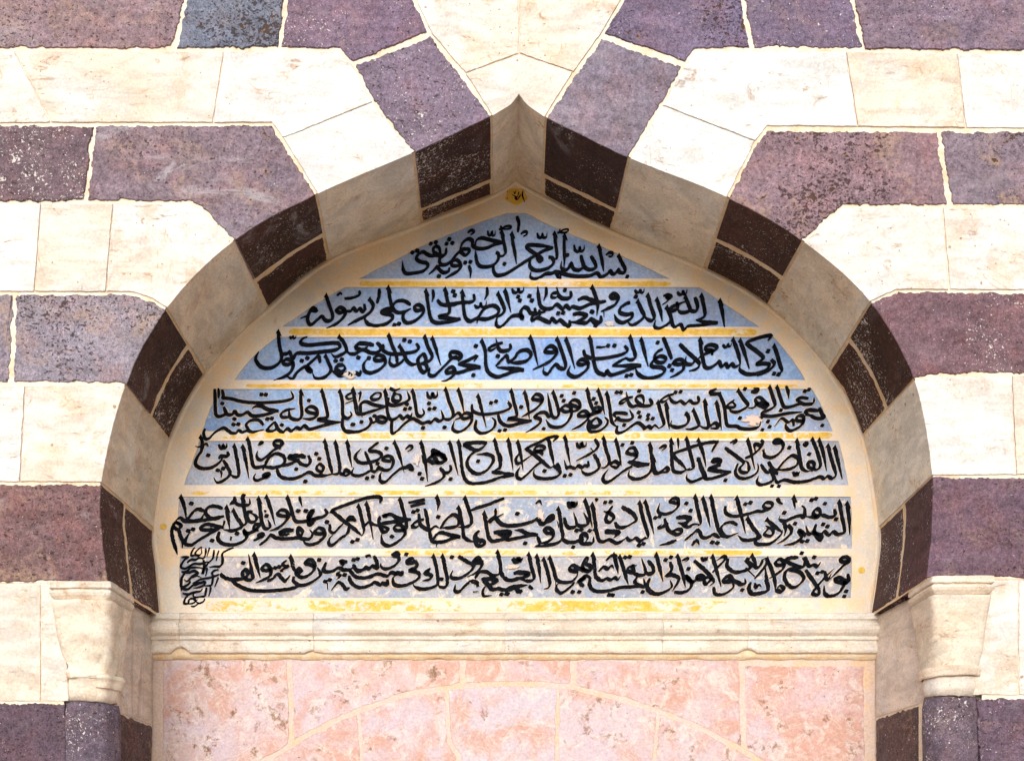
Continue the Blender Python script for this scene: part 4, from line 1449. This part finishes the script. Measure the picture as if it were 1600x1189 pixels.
INK.append((4, 295, 680, 6.4, """
A 120,20 135,70 130,150 85,220 68,280 110,325 200,330 270,300 325,250 340,200
w.7 190,108 180,85 150,95 100,118 65,112
D 195,200 290,350 345,332 1075,338 1165,462 1275,185 1305,235
w.9 300,95 320,130 340,128 345,95 355,130 378,120 382,82
b 390,165 392,205 340,212 320,205 300,235
w.8 320,355 328,390 322,425
A 455,110 480,230 502,360 490,415 445,412 410,380
345,250 375,300 412,372 390,420 330,462 280,470 252,425
A 540,115 565,230 600,425
A 590,40 615,150 635,270 660,322 720,315 760,300 800,230 870,185 940,205 962,250 930,300 850,322 760,320 740,352
w.9 700,95 720,70 742,72 735,85 690,102
905,140 925,90 930,60 880,55 848,75 870,105 930,105 950,70
930,100 850,150 780,210 730,245 690,235 680,195 690,160
w.9 810,405 760,415 740,400 790,380 810,395 740,430 690,450 655,440 655,410 670,385
1195,205 1215,255 1190,300 1130,290 1080,255 1030,282 960,300 870,320
w1.2 1170,215 1090,205 1000,215 1060,245 1110,240
885,325 890,370 930,420 1030,435 1120,410 1200,372 1260,400 1300,405 1380,400 1420,385
w.9 1340,365 1290,355 1280,320 1310,290 1345,320 1330,375 1290,400
A 1360,60 1385,170 1410,290 1432,380 1390,400
A 1465,75 1490,190 1510,330 1490,385 1425,390
1495,370 1540,390 1570,350 1610,375 1570,405 1530,380
"""))
INK.append((4, 540, 680, 6.4, """
A 15,70 35,180 62,315
w.9 -20,370 0,342 35,370 20,402 -15,395
330,72 295,95 240,140 250,160 320,165 358,195 330,240 240,272 150,275 100,235 105,190 155,135
w.9 195,165 215,215 260,330 220,370 150,402 80,400 62,370 85,325
455,262 400,255 370,245 395,212 450,215 478,260 455,330 400,352 350,335 330,320 300,362 262,355 245,310
D 408,132 320,285 215,430 272,415 740,385 765,435 1050,438 1325,260
A 490,75 535,190 585,370
w1.3 590,325 640,305 675,350 630,345
630,325 560,330 480,390 400,465 350,460 345,400 360,370
w.9 600,140 640,105 670,120 660,140 620,165
A 755,75 780,170 800,290 820,460
w1.1 1000,250 940,190 870,150 880,200 930,275 1000,250 960,190 890,190 830,240 870,275 950,275
w.9 870,150 945,158
w.9 830,250 790,275 760,200
b 1045,300 1050,350 1020,375 980,370
945,325 985,385 970,430 900,475 795,512
A 1040,75 1075,200 1125,395
A 1128,65 1150,200 1165,340 1195,440 1260,482 1400,470 1520,430 1600,400
w1.1 1415,75 1300,72 1195,85 1200,105 1300,150 1360,130 1412,85
1310,150 1240,210 1215,290 1260,360 1330,385 1410,350 1470,270 1470,215 1410,190 1310,192
A 1490,50 1515,150 1545,260 1540,320 1460,370
w1.2 1460,370 1560,375 1620,395
"""))
INK.append((4, 780, 680, 6.4, """
150,392 80,385 0,370
w1.1 150,395 60,410 -10,430
b 0,180 15,250 0,340
A 90,50 115,180 138,345
A 185,70 215,190 238,345
w.9 195,190 165,240 180,285 220,270 330,195
540,60 585,15 500,25 400,70 275,130 290,150 400,235 500,320 538,310
A 490,40 515,150 540,260 545,300
w.9 425,200 430,180 380,160 350,165 365,120 420,105 455,125 440,150 390,160 330,200
455,255 400,280 340,330 280,390 220,435 180,420 180,370 210,315
D 452,357 655,405 712,395 1232,97 1330,75
A 655,20 680,140 710,290
540,300 590,345 610,380 560,420 460,435 380,425 345,390 350,345
b 580,280 610,340
w.9 890,260 890,310 850,300 830,325 790,300 760,330 700,315 675,330 650,250
w.9 775,75 790,118 820,115 825,72 840,112 865,105 870,65
955,40 990,100 960,150 880,200 770,255
w.8 915,130 940,160
A 1040,30 1070,150 1100,260 1060,320 1020,325
945,190 980,250 1000,320 950,370 880,392 830,365 825,335
w1.1 1100,290 1160,265 1195,290 1170,325 1110,305
A 1165,50 1195,160 1220,305
1380,205 1300,185 1272,175 1300,135 1350,130 1380,200 1340,250 1290,265
w1.2 1290,265 1400,285 1505,282
w1.2 1500,290 1380,300 1280,270
1330,310 1240,360 1150,430 1080,470 1040,450 1045,400 1090,340
A 1505,90 1520,190 1530,300 1500,380 1420,430 1340,435 1295,405 1300,350
1540,320 1560,385 1620,382
"""))
INK.append((4, 1020, 680, 5.16, """
w.9 50,105 95,82 105,100 70,125
A 0,180 10,260 30,305 70,290 110,260 125,290 60,305
A 145,40 150,130 155,240 170,290 220,300 260,285 300,265
w.8 200,25 205,60 205,110
A 270,30 295,120 320,220 325,265 280,285
b 530,50 505,80 475,130
530,50 420,65 300,100 165,150 175,180 240,240 270,280
A 365,40 400,130 428,250
375,180 385,260 410,330 370,355 310,375 275,350 275,310
b 360,180 390,250 430,340
w1.2 500,250 540,225 540,200 490,195 480,215 530,215
w1.2 545,240 450,270 540,290 630,290
630,295 540,330 460,350 420,345 390,280
D 585,362 1100,100 1260,152 960,410 1015,412
w.9 625,60 665,40 675,55 645,72
b 580,100 660,160 740,220
740,220 700,270 720,300 770,290 770,230 745,205
A 765,40 785,110 820,270
b 745,185 800,160 850,120 890,70
870,40 890,60 860,80 820,70 825,130
w.9 685,230 665,290 690,340 760,345 830,310 850,270 845,230
905,150 880,120
1045,55 990,65 975,45 1010,35 1045,60 1045,110 1000,160 950,180 900,165 895,110
A 1160,45 1180,150 1200,260 1240,290 1270,285
1280,290 1300,250 1290,215 1250,220 1260,260 1320,275
w.9 1225,55 1245,65 1235,85 1212,75 1225,55
1010,310 980,300 1010,270 1060,210 1120,165 1170,190 1160,240 1090,275 1000,280
b 930,215 965,270 1000,280 ; 
w.9 870,235 920,300 970,285
A 1285,35 1320,120 1350,230 1330,275 1280,280
A 1340,40 1375,150 1400,285
w1 1130,295 1145,325 1160,300 1170,325 1185,290
A 1410,85 1435,180 1475,310 1460,345
A 1465,100 1490,200 1525,350
1475,330 1440,350 1410,330 1380,350 1350,335 1310,345 1240,370 1140,378 1060,360 1000,380 985,330
940,270 970,330 960,370 880,400 840,380 850,330
"""))
INK.append((5, 265, 765, 6.4, """
A 115,75 145,160 170,300
350,215 300,195 250,210 190,280 160,310 300,300 345,240
530,185 460,165 390,175 360,225 400,280 480,285 545,260
545,265 420,290 300,310 160,315 110,280 60,310
D 218,138 740,60 185,410 235,395 425,508 675,438 970,262 1285,212 1362,212 1575,325
110,345 60,330 40,370 90,395 115,350 50,320
60,330 25,400 35,500 60,580 80,650
90,395 110,460 130,520 128,580
540,380 450,360 380,345 315,370 330,400 430,400 500,380
500,385 400,440 300,500 220,550 160,540 165,490 210,420
w.8 550,310 540,350 510,390
A 570,180 585,280 600,390
A 640,210 680,290 725,360 690,390 620,410 540,400
w.9 650,70 660,130 690,150 740,155 800,145 800,90
w.9 660,100 610,140 660,135
A 730,80 745,190 770,310 750,350 715,355
w.9 830,220 780,225 790,310 850,320 870,270 800,225
A 890,90 905,190 925,330 960,390 1005,370 985,300
w.7 945,210 965,215 950,230
A 970,75 1005,170 1055,355
1185,265 1110,260 1080,240 1110,205 1160,210 1190,260 1150,330 1080,385 1000,412
500,420 485,490 540,540 640,550 730,520 770,470 745,400 765,440 850,410 890,370 900,350 860,350 840,390 890,410
w.9 840,510 940,460 920,440 880,455 930,475
b w.7 618,470 610,505
A 1180,80 1210,170 1245,290 1280,320 1370,315 1440,310
1300,70 1310,120 1325,165
1440,290 1430,340 1390,350 1400,290 1440,210 1400,230 1390,300 1450,290 1530,270 1570,245 1555,190
900,555 970,500 1010,455 1060,480 1130,490 1200,490 1290,480 1330,490 1400,490 1430,440 1400,400
w1.2 1240,405 1160,405 1100,430 1160,450 1200,440
1310,480 1280,430 1290,380 1330,420 1310,480
1545,440 1470,440 1460,410 1500,380 1550,420 1540,480 1480,530 1400,550 1350,530 1340,490
"""))
INK.append((5, 500, 765, 6.4, """
w.9 50,195 70,240 0,275
D 68,322 325,520 375,500 720,468 935,222 975,207 1182,272
600,130 610,85 560,72 460,85 320,130 125,205 140,230 260,330 350,400 420,460
A 385,165 410,260 440,400 425,455
w1.1 360,310 300,275 280,300 350,300
w.9 100,345 100,410 140,430 200,370 250,320
290,375 270,440 200,490 130,550 90,545 95,490 130,450
A 465,140 490,250 530,490
w.9 440,370 490,320 520,340 600,370
600,265 590,330 620,410 660,420 680,390 620,360
690,250 620,270 700,245 780,280 910,290
w1.1 910,295 780,315 640,335 560,350
0,380 40,400 35,470 -10,500
A 800,95 825,190 855,300 870,380 840,410
850,400 770,410 740,380 780,350 830,370 850,440 790,510 700,560 640,545 615,490 620,430
b w1.1 885,130 1050,98
b w1.1 905,168 1050,132
b 1050,190 1070,290 1090,400
990,240 1000,340 1050,385 1100,400 1150,365 1190,380
w.9 1040,295 960,320 920,365 960,375 1010,345
1200,390 1270,290 1340,250 1390,300 1370,360 1290,380 1210,380
A 1170,75 1185,140 1175,205
A 1385,180 1410,280 1430,380 1440,470 1500,510 1560,520
A 1450,85 1480,180 1515,310 1480,365 1380,375
1405,470 1300,450 1200,430 1150,470 1130,520 1230,520 1320,490 1405,475
b 1095,410 1110,490 1140,525
w.8 1165,520 1165,570
b 1510,205 1560,185 1620,165
"""))
INK.append((5, 740, 765, 6.4, """
b 0,195 150,145 305,85
A 105,235 125,350 145,460 180,510 230,510 320,490 350,500 500,470 640,455
w1.3 200,430 290,420 370,430 330,470 240,450
w1.1 645,450 540,440 480,410 410,405
60,410 20,440 10,490 40,560 100,550 100,510 30,490 40,420
w1.2 10,480 70,520 50,550
D 437,240 515,535 995,575 1030,408 1075,400 1160,410 1215,400 1315,128 1370,122
w.8 220,190 215,260 160,300 170,325 210,290 300,240
w1.1 215,270 260,330 340,360 470,350 580,320 640,295 680,345 740,320 790,300 790,260 740,280 700,335
w1.1 620,140 660,110 680,150
640,470 660,540 610,572
790,440 730,430 705,400 740,380 790,410 795,470 740,520 650,540
A 845,190 865,280 880,400 890,480 840,530 740,555 620,570
w.9 840,320 850,380
w1.1 945,120 955,160 985,170 990,120 1000,165 1030,155 1035,115
905,280 930,360 970,380 1030,350 1000,230
1030,350 1090,365 1145,330 1100,230
A 1115,110 1150,220 1185,370
A 1185,150 1205,260 1225,400 1250,500 1290,520 1360,500 1430,535 1500,500 1530,470
w1.4 1310,420 1380,420 1450,435 1400,480
w1.2 1215,100 1240,95 1225,120
1390,165 1350,220 1320,300 1360,325 1400,280 1370,240 1300,215
w1.1 890,490 930,520 1000,525 1060,510 1090,540 1130,540 1190,530 1200,470
w1.2 1090,510 1070,460 1110,440 1140,480 1120,520
b 1480,170 1540,205 1620,255
1415,325 1440,370 1500,375 1600,335
1530,470 1560,510 1620,480
"""))
INK.append((5, 980, 765, 4.444, """
0,130 50,180 60,215 0,250
A 85,90 110,200 145,320 120,345
130,330 90,355 60,335 30,350 0,335
D 82,385 112,375 195,195 225,185 440,145 410,95 1372,97 1090,160 1280,72 1310,62 1450,205 1165,235 1215,360 1250,355 1360,240 1390,255 820,100 855,90 590,365 625,370
A 125,85 155,190 185,305
w.9 355,95 320,90 295,80 320,58 350,65 355,110 320,150 260,170 215,150 225,95
210,270 240,260 270,235 285,280 340,310 375,300 370,275 330,280 310,300
w.9 260,200 265,250 210,265 240,240
w1.2 340,195 400,190 440,200 400,235 350,230
375,235 420,260 460,240 500,240
A 470,50 490,140 510,230 490,250
w1.1 340,350 290,370 225,385
A 525,60 550,150 575,255
A 580,50 605,160 640,290 690,325 770,300
w.9 765,245 720,225 670,240 650,280 690,320
400,350 450,310 490,280 520,330 560,330 600,310 640,330 660,300
w1.2 450,385 480,350 500,380
w.9 680,115 685,160 740,185 830,170 900,150 940,150 1000,125 1005,95 960,90 945,120 1000,130
A 760,60 790,170 820,300
A 835,200 870,260 920,330 880,345 810,350 770,320
910,310 890,370 940,380 1000,370 1060,320 1080,280
A 970,210 1030,260 1080,300
w.9 980,270 950,310 1000,320 1010,280 960,250
w1.2 1040,60 1060,90 1080,100
A 1155,55 1160,100 1165,130
1055,210 1100,215 1160,190 1200,180 1230,190 1230,130 1210,110
1060,185 1050,205
1440,135 1440,180 1400,190 1350,175 1320,190 1290,160 1320,130 1340,160 1300,190 1240,185
A 1090,230 1100,280 1090,320
1120,240 1140,290 1100,340 1040,375
A 1470,85 1490,180 1510,290 1490,310
A 1525,95 1540,200 1545,310
1500,300 1460,310 1430,290 1400,315 1370,290 1340,310 1310,300
1310,240 1300,300 1340,350 1350,320 1290,300 1260,310 1240,250
w1.1 1240,320 1190,280 1210,330 1160,370 1090,385
"""))
INK.append((6, 330, 855, 6.4, """
b 95,262 130,300 200,320 260,318 330,310
330,310 310,260 340,220 370,260 340,310 380,325 415,310 405,240 375,70
b 195,320 270,380 380,425 500,435 650,430 780,415 870,390
A 430,75 460,190 490,300
D 320,155 640,205 680,195 1080,125 1425,125 1465,115 1140,340 1185,325 1335,275
600,225 540,230 505,210 550,170 595,215 590,280 530,320 445,355
560,340 620,310 660,265 700,300 735,335 770,305 790,275
w.8 755,130 710,165 740,185 780,185 690,235 720,240
A 795,95 810,160 825,215 850,230 830,255
1035,190 990,175 940,160 975,120 1030,150 1030,220 970,280 900,300 850,260 870,210 905,240 840,255
825,290 830,345 900,380 1000,350 1090,280 1070,215 1065,200
1150,150 1120,230 1170,245 1230,230 1270,205 1330,225 1400,215 1420,180
w1.1 1360,145 1290,140 1320,170 1300,200
1380,285 1400,350 1480,400 1620,375
b 1390,235 1440,290 1520,305 1620,290
w.8 1290,240 1255,270 1300,280 1255,320
1385,400 1350,420 1320,380 1270,350 1200,430
w.8 1160,355 1165,420
1420,170 1450,225 1480,240 1540,215 1600,190
"""))
INK.append((6, 560, 855, 6.4, """
155,85 185,150 190,210 140,185 110,215 70,200 30,225 -20,210
w1.2 70,95 110,80 125,100
w1.3 330,80 380,60 400,90 340,95
400,80 405,130 350,190 270,215 225,190 225,160
440,235 435,275 390,250 370,275 330,245 290,285 200,265 130,285 60,305 -30,300
290,320 290,375 240,355 220,375 160,350 110,380 40,400 -30,395
w1.2 565,150 500,155 490,130 540,110 570,150
565,130 585,190 510,230 600,255 600,310 520,360 430,385 360,370 345,310 370,280
D 480,70 935,98 830,318 1430,470 1490,465
A 750,90 780,200 795,320 780,380 700,410 620,415 560,390 550,365
720,210 660,260 730,275 710,320 640,335
A 840,90 870,220 890,340 870,395 820,395 795,375
1000,90 1080,140 1150,180 1120,240 1030,300 950,310 925,280 945,230
w1.2 1240,150 1160,150 1160,125 1200,100 1240,140
1240,130 1230,190 1170,260 1090,295
w1.1 1195,390 1180,350 1120,345 1060,390 1010,440 965,435 970,370
1165,310 1210,250 1280,245 1340,280 1400,270 1410,240
w.9 1145,445 1200,440
A 1390,50 1415,150 1430,260 1480,320 1560,330 1620,320
w1.2 1230,320 1300,315 1390,330 1330,370 1280,360
w1.1 1250,335 1290,370 1340,420 1400,410 1440,425 1520,420 1620,400
w.8 1270,390 1245,430 1255,485 1335,480
"""))
INK.append((6, 790, 855, 6.4, """
D 1035,475 1070,478 1195,100 1240,95 670,445 735,445 1370,445 10,465
w1.3 70,110 95,140 125,140 125,105 150,135 175,105
A 230,70 255,180 285,300 250,335 190,330 140,305
w1.3 80,260 140,250 240,265 170,300 130,300
0,325 60,325 120,305 170,330
A 310,90 335,220 350,350
A 380,120 415,230 440,340 430,400 385,415
A 440,105 480,220 510,320 580,350 660,340 710,290 725,240
w1.1 720,245 650,230 640,200 680,180 730,210 800,235 850,230 850,190 790,165 770,210 830,230
760,190 800,110 825,110 810,160
w1.1 0,420 80,390 150,385 220,375
w1.3 100,400 130,440 165,430 145,465
w1.2 230,390 270,410 250,420
w.7 500,330 500,400
w1 690,350 640,400 560,455 515,430 510,380 540,350
w1.1 780,390 740,345 800,300 720,345 800,285 860,310
A 870,75 890,190 900,290 960,330 1010,310 1050,325 1090,300 1120,325 1150,285
930,240 980,195 1020,215 1060,180 1080,210
b 1005,130 1050,90 1090,80 1110,100
A 1080,75 1110,180 1125,260
A 1140,95 1175,200 1210,320 1225,370
840,310 840,380 880,430 960,440 1060,425 1150,400 1250,395 1330,385 1390,390 1380,310
w1.1 1310,300 1290,350 1350,370
1270,170 1280,250 1230,240 1230,200 1310,180
1270,250 1340,280 1400,250 1360,110
1400,250 1440,270 1480,240 1440,140
A 1505,75 1540,200 1570,335
w1.1 1440,310 1415,390 1450,450 1530,465 1620,440
"""))
INK.append((6, 1010, 855, 4.848, """
w.9 10,100 50,150 40,190 -20,190
A 75,65 100,160 125,255
D 145,95 185,75 318,162 1175,45 1270,75 1295,195 1330,185 725,322 1512,332 1497,372 765,92
w.9 20,240 10,300 60,350 130,340 190,300 180,250
180,110 190,170 150,215 200,210 245,240 210,310 195,330
A 235,65 260,150 280,230 295,300
w.8 270,100 310,80 320,90 295,110
b 210,340 280,340 330,310 340,260 290,210 340,260 380,245 430,240 430,215 385,215 380,245
b 360,100 430,160 500,230
500,230 450,280 440,240 480,225 510,260 480,290
w.85 415,75 430,100 445,80 455,100 465,70
A 500,70 530,170 565,295
500,190 540,150 600,85 580,70 530,100
w.9 510,300 520,350 580,355 640,320 660,290 640,255
w1.1 650,260 590,260 590,235 630,215 655,250 690,265 720,280 750,270 745,235
620,85 610,140 660,185 730,180 790,150 740,100
b 770,110 830,150 860,140 880,95
A 800,65 830,130 830,150
750,155 820,220
820,235 870,180 910,120 910,85 880,90
w1.1 790,265 775,310 800,350 870,345 920,320 910,250 900,150
w.9 820,270 830,310 850,280 870,300
A 915,90 960,200 975,280 975,330
w1.1 975,325 1020,335 1040,310 1010,290 985,320
1040,130 990,135 980,110 1010,90 1040,110 1035,160 980,205 930,235
1150,75 1080,80 1050,95 1060,110 1110,130 1180,150 1200,110 1180,80
1180,150 1070,170 1045,230 1080,290 1130,300 1190,240 1160,190 1080,180
1200,70 1230,140 1270,130 1290,150 1320,110
b 1205,170 1260,250 1310,320
1310,320 1300,360 1260,350 1280,310 1350,230 1420,160
w.9 1350,180 1370,250 1400,200
1530,105 1480,110 1475,80 1520,75 1535,110 1500,130 1440,190 1380,250
1525,200 1530,260 1490,270 1440,260 1430,235 1470,230 1500,265 1460,340 1390,370 1350,350 1345,290
"""))
SIGN = (6, 270, 850, 10.81, """
w1.2 1025,60 930,100 840,160 840,250 830,330 780,375 700,375 620,385
w1.1 370,55 330,120 310,190 380,190 450,200
w1.1 490,45 410,110 380,170 440,190 490,150 480,60
w1.1 560,70 560,140 540,210 500,260
w1.1 625,60 600,140 580,210
w1.1 700,100 690,190 660,260 620,300
w1.1 780,110 750,200 730,280
150,220 260,215 200,260 150,330 140,390 210,410 280,370 360,330 470,330 560,300 620,300
w1.2 240,310 310,260 380,260 450,230 520,240
150,470 230,460 300,400 400,390 500,400
w1.2 520,270 530,350 520,430 500,510 540,400 590,330 640,270
580,400 570,470 550,540
770,425 690,450 660,500 700,530 780,500
780,510 700,540 600,570 480,590 330,660
w1.3 210,480 290,470 360,450 420,490 330,540 250,620 190,600
w1.2 200,490 150,570 140,650 150,720 240,690 290,640 270,590
140,650 140,740 150,790
w1.2 150,750 250,760 330,700 400,660 480,650 540,630 520,690 430,730 350,740
770,560 740,640 705,720
680,560 670,630 650,690 580,700 520,700
w1.2 170,830 260,845 330,820 400,800 470,790 500,750
640,720 630,800 605,880
570,730 555,810 540,870 460,890 380,900 345,860 370,800
w1.2 250,860 210,930 195,1000 260,1000 280,940 340,920 390,960 340,1000 240,1015
545,920 520,970 450,1000 400,970 430,930
310,1050 370,1050 430,1010 520,960
320,560 400,530 480,560
470,640 400,690 330,700
""")
SEAL = (6, 770, 280, 19.8, """
925,410 915,530 950,640 985,735
860,510 810,600 760,660 700,630 690,560 650,540 590,500
810,420 780,520 740,640
700,410 680,500 660,450 625,420
w1.6 690,580 750,600 720,650
w1.1 450,600 450,650
455,395 465,440
""")

PEN = [5.0, 5.4, 5.4, 5.3, 5.4, 5.8, 5.8]
LD = DB - 0.0026                 # face of the letters
BED = DB + 0.004

def smooth_line(pts):
    segs = catmull([(p[0], p[1]) for p in pts], max(3, 8)) if len(pts) > 2 else [[pts[0], ((pts[0][0] + pts[1][0]) / 2, (pts[0][1] + pts[1][1]) / 2), pts[1]]]
    out = list(segs[0])
    for s_ in segs[1:]: out += s_[1:]
    # even steps of about 1.2 units
    res = [out[0]]; acc = 0.0
    for a, b in zip(out, out[1:]):
        L = math.hypot(b[0] - a[0], b[1] - a[1])
        acc += L
        if acc >= 1.2: res.append(b); acc = 0.0
    if len(res) < 2 or acc > .3: res.append(out[-1])
    return res

class Pen:
    def __init__(self, front, back, grow=0.0, rough=0.08):
        self.v, self.f, self.k = [], [], 0
        self.front, self.back, self.grow, self.rough = front, back, grow, rough
    def ribbon(self, line, widths):
        self.k += 1
        fd = self.front - 0.000012 * (self.k % 60)
        n = len(line); base = len(self.v)
        left, right = [], []
        for i, (x, y) in enumerate(line):
            a, b = line[max(0, i - 1)], line[min(n - 1, i + 1)]
            dx, dy = b[0] - a[0], b[1] - a[1]
            L = math.hypot(dx, dy) or 1.0
            dx, dy = dx / L, dy / L
            nib = abs(dx * (-0.643) - dy * 0.766) if False else abs(dx * 0.70 + dy * 0.714)
            w = widths[i] * (0.52 + 0.55 * nib) / 2 + self.grow
            wl = w * (1 + self.rough * (n1(x * .35, y * .35, self.k) * 2.0))
            wr = w * (1 + self.rough * (n1(x * .35, y * .35, self.k + 40) * 2.0))
            ex = 0.0
            left.append((x - dy * wl, y + dx * wl)); right.append((x + dy * wr, y - dx * wr))
        # round the two ends
        def cap(i, j):
            x, y = line[i]; x2, y2 = line[j]
            d = math.hypot(x - x2, y - y2) or 1
            ux, uy = (x - x2) / d, (y - y2) / d
            return (x + ux * widths[i] * .06, y + uy * widths[i] * .06)
        loop = [cap(0, 1)] + left + [cap(n - 1, n - 2)] + right[::-1]
        m = len(loop)
        for (x, y) in loop: self.v.append(W(x, y, DB) + Vector((0, fd - DB, 0)))
        for (x, y) in loop: self.v.append(W(x, y, DB) + Vector((0, self.back - DB, 0)))
        # faces: quads across, triangles at the ends
        L0 = base + 1; R0 = base + 1 + n + 1
        for i in range(n - 1):
            a, b = L0 + i, L0 + i + 1
            c, d = R0 + (n - 1 - (i + 1)), R0 + (n - 1 - i)
            self.f.append([a, b, c, d])
        self.f.append([base, L0, R0 + n - 1]); self.f.append([L0 + n - 1, L0 + n, R0])
        for i in range(m):
            j = (i + 1) % m
            self.f.append([base + i, base + j, base + m + j, base + m + i])
    def dot(self, x, y, s):
        self.k += 1
        a0 = math.radians(-22) + .25 * n1(x, y)
        k = s * (1 + .12 * n1(x * 3, y * 3)) * .74 + self.grow
        fd = self.front - 0.000012 * (self.k % 60)
        base = len(self.v)
        pts = []
        for j in range(4):
            for e in (-.16, .16):
                a = a0 + math.pi / 2 * j + e
                r = k * (1.0 if j % 2 == 0 else .80)
                pts.append((x + r * math.cos(a), y + r * math.sin(a)))
        for d in (fd, self.back):
            for u, w in pts: self.v.append(W(u, w, DB) + Vector((0, d - DB, 0)))
        self.f.append([base + j for j in range(8)])
        for j in range(8):
            q = (j + 1) % 8
            self.f.append([base + j, base + q, base + 8 + q, base + 8 + j])

def write(pen, x0, y0, sc_, text, width):
    for ln in text.strip().splitlines():
        t = ln.replace(';', ' ').split()
        if not t: continue
        mode = ''; wf = 1.0
        while not (',' in t[0]):
            if t[0][0] == 'w': wf = float(t[0][1:])
            else: mode = t[0]
            t = t[1:]
        pts = [(x0 + float(a.split(',')[0]) / sc_, y0 + float(a.split(',')[1]) / sc_) for a in t]
        if mode == 'D':
            for p in pts: pen.dot(p[0], p[1], width * .98)
            continue
        line = smooth_line(pts)
        n = len(line)
        ws = []
        for i in range(n):
            u = i / (n - 1)
            s_ = i * 1.2; e_ = (n - 1 - i) * 1.2
            g = 1.0
            if mode == 'b':
                g = min(1, .72 + s_ / 10, .72 + e_ / 10)
            else:
                g = min(1, .70 + s_ / 12, .22 + e_ / 12)
            ws.append(width * wf * g * 1.08)
        pen.ribbon(line, ws)
        if mode == 'A':           # barbed head of an upright
            x, y = line[0]
            w = width * wf
            pen.ribbon([(x - w * .45, y + w * .45), (x + .05 * w, y - w * .45), (x + w * .45, y + w * .6), (x + w * .95, y + w * 1.35)],
                       [w * .75, w * .95, w * .62, w * .16])

names = {}
for i in range(7):
    pen = Pen(LD, BED, 0.0, .10 if i < 4 else .19)
    halo = Pen(DB + .0012, BED, 1.5, .30)
    for (r, x0, y0, sc_, text) in INK:
        if r != i: continue
        write(pen, x0, y0, sc_, text, PEN[i])
        if i >= 3: write(halo, x0, y0, sc_, text, PEN[i])
    build("lettering", pen.v, pen.f, M_INK, fields[i])
    if i >= 3:
        build("cut_edge", halo.v, halo.f, M_CUT, fields[i])
pen = Pen(LD, BED, 0.0, .12)
write(pen, SIGN[1], SIGN[2], SIGN[3], SIGN[4], 3.2)
build("signature", pen.v, pen.f, M_INK, tab, label="small dense cluster of black writing at the lower left corner")
pen = Pen(FD - .0032, FD + .001, 0.0, .08)
write(pen, SEAL[1], SEAL[2], SEAL[3], SEAL[4], 2.6)
build("lettering", pen.v, pen.f, M_INK, roundel_o)

# ---------------------------------------------------------------- places where the paint is broken and filled with plaster
def patch(x, y, rx, ry, mat, dd, seed, col=None):
    n = 40
    def pt(k, s_):
        a = 2 * math.pi * k / n
        r = 1 + .55 * n1(math.cos(a) * 1.5, math.sin(a) * 1.5, seed) + .55 * n1(math.cos(a) * 4, math.sin(a) * 4, seed + 3)
        return x + rx * r * math.cos(a) * s_, y + ry * r * math.sin(a) * s_
    vs = []
    for s_, d in ((1.0, BED), (1.0, LD - dd + .0006), (.8, LD - dd), (.4, LD - dd + .0003)):
        for k in range(n):
            u, v = pt(k, s_)
            vs.append(W(u, v, DB) + Vector((0, d - DB + .0005 * n1(u * .4, v * .4, seed), 0)))
    fs = []
    for j in range(3):
        for k in range(n):
            q = (k + 1) % n
            fs.append([j * n + k, j * n + q, (j + 1) * n + q, (j + 1) * n + k])
    fs.append([3 * n + k for k in range(n)])
    build("plaster_patch", vs, fs, mat, tab, smooth=True)
for i, (x, y, rx, ry) in enumerate([(548, 585, 11, 6), (1178, 657, 13, 7), (650, 718, 6, 8), (845, 806, 5, 9), (737, 903, 4, 9), (801, 886, 9, 3), (953, 507, 7, 4)]):
    patch(x, y, rx, ry, M_MORT3 if i % 2 else M_CUT, .0005, i * 2.3)
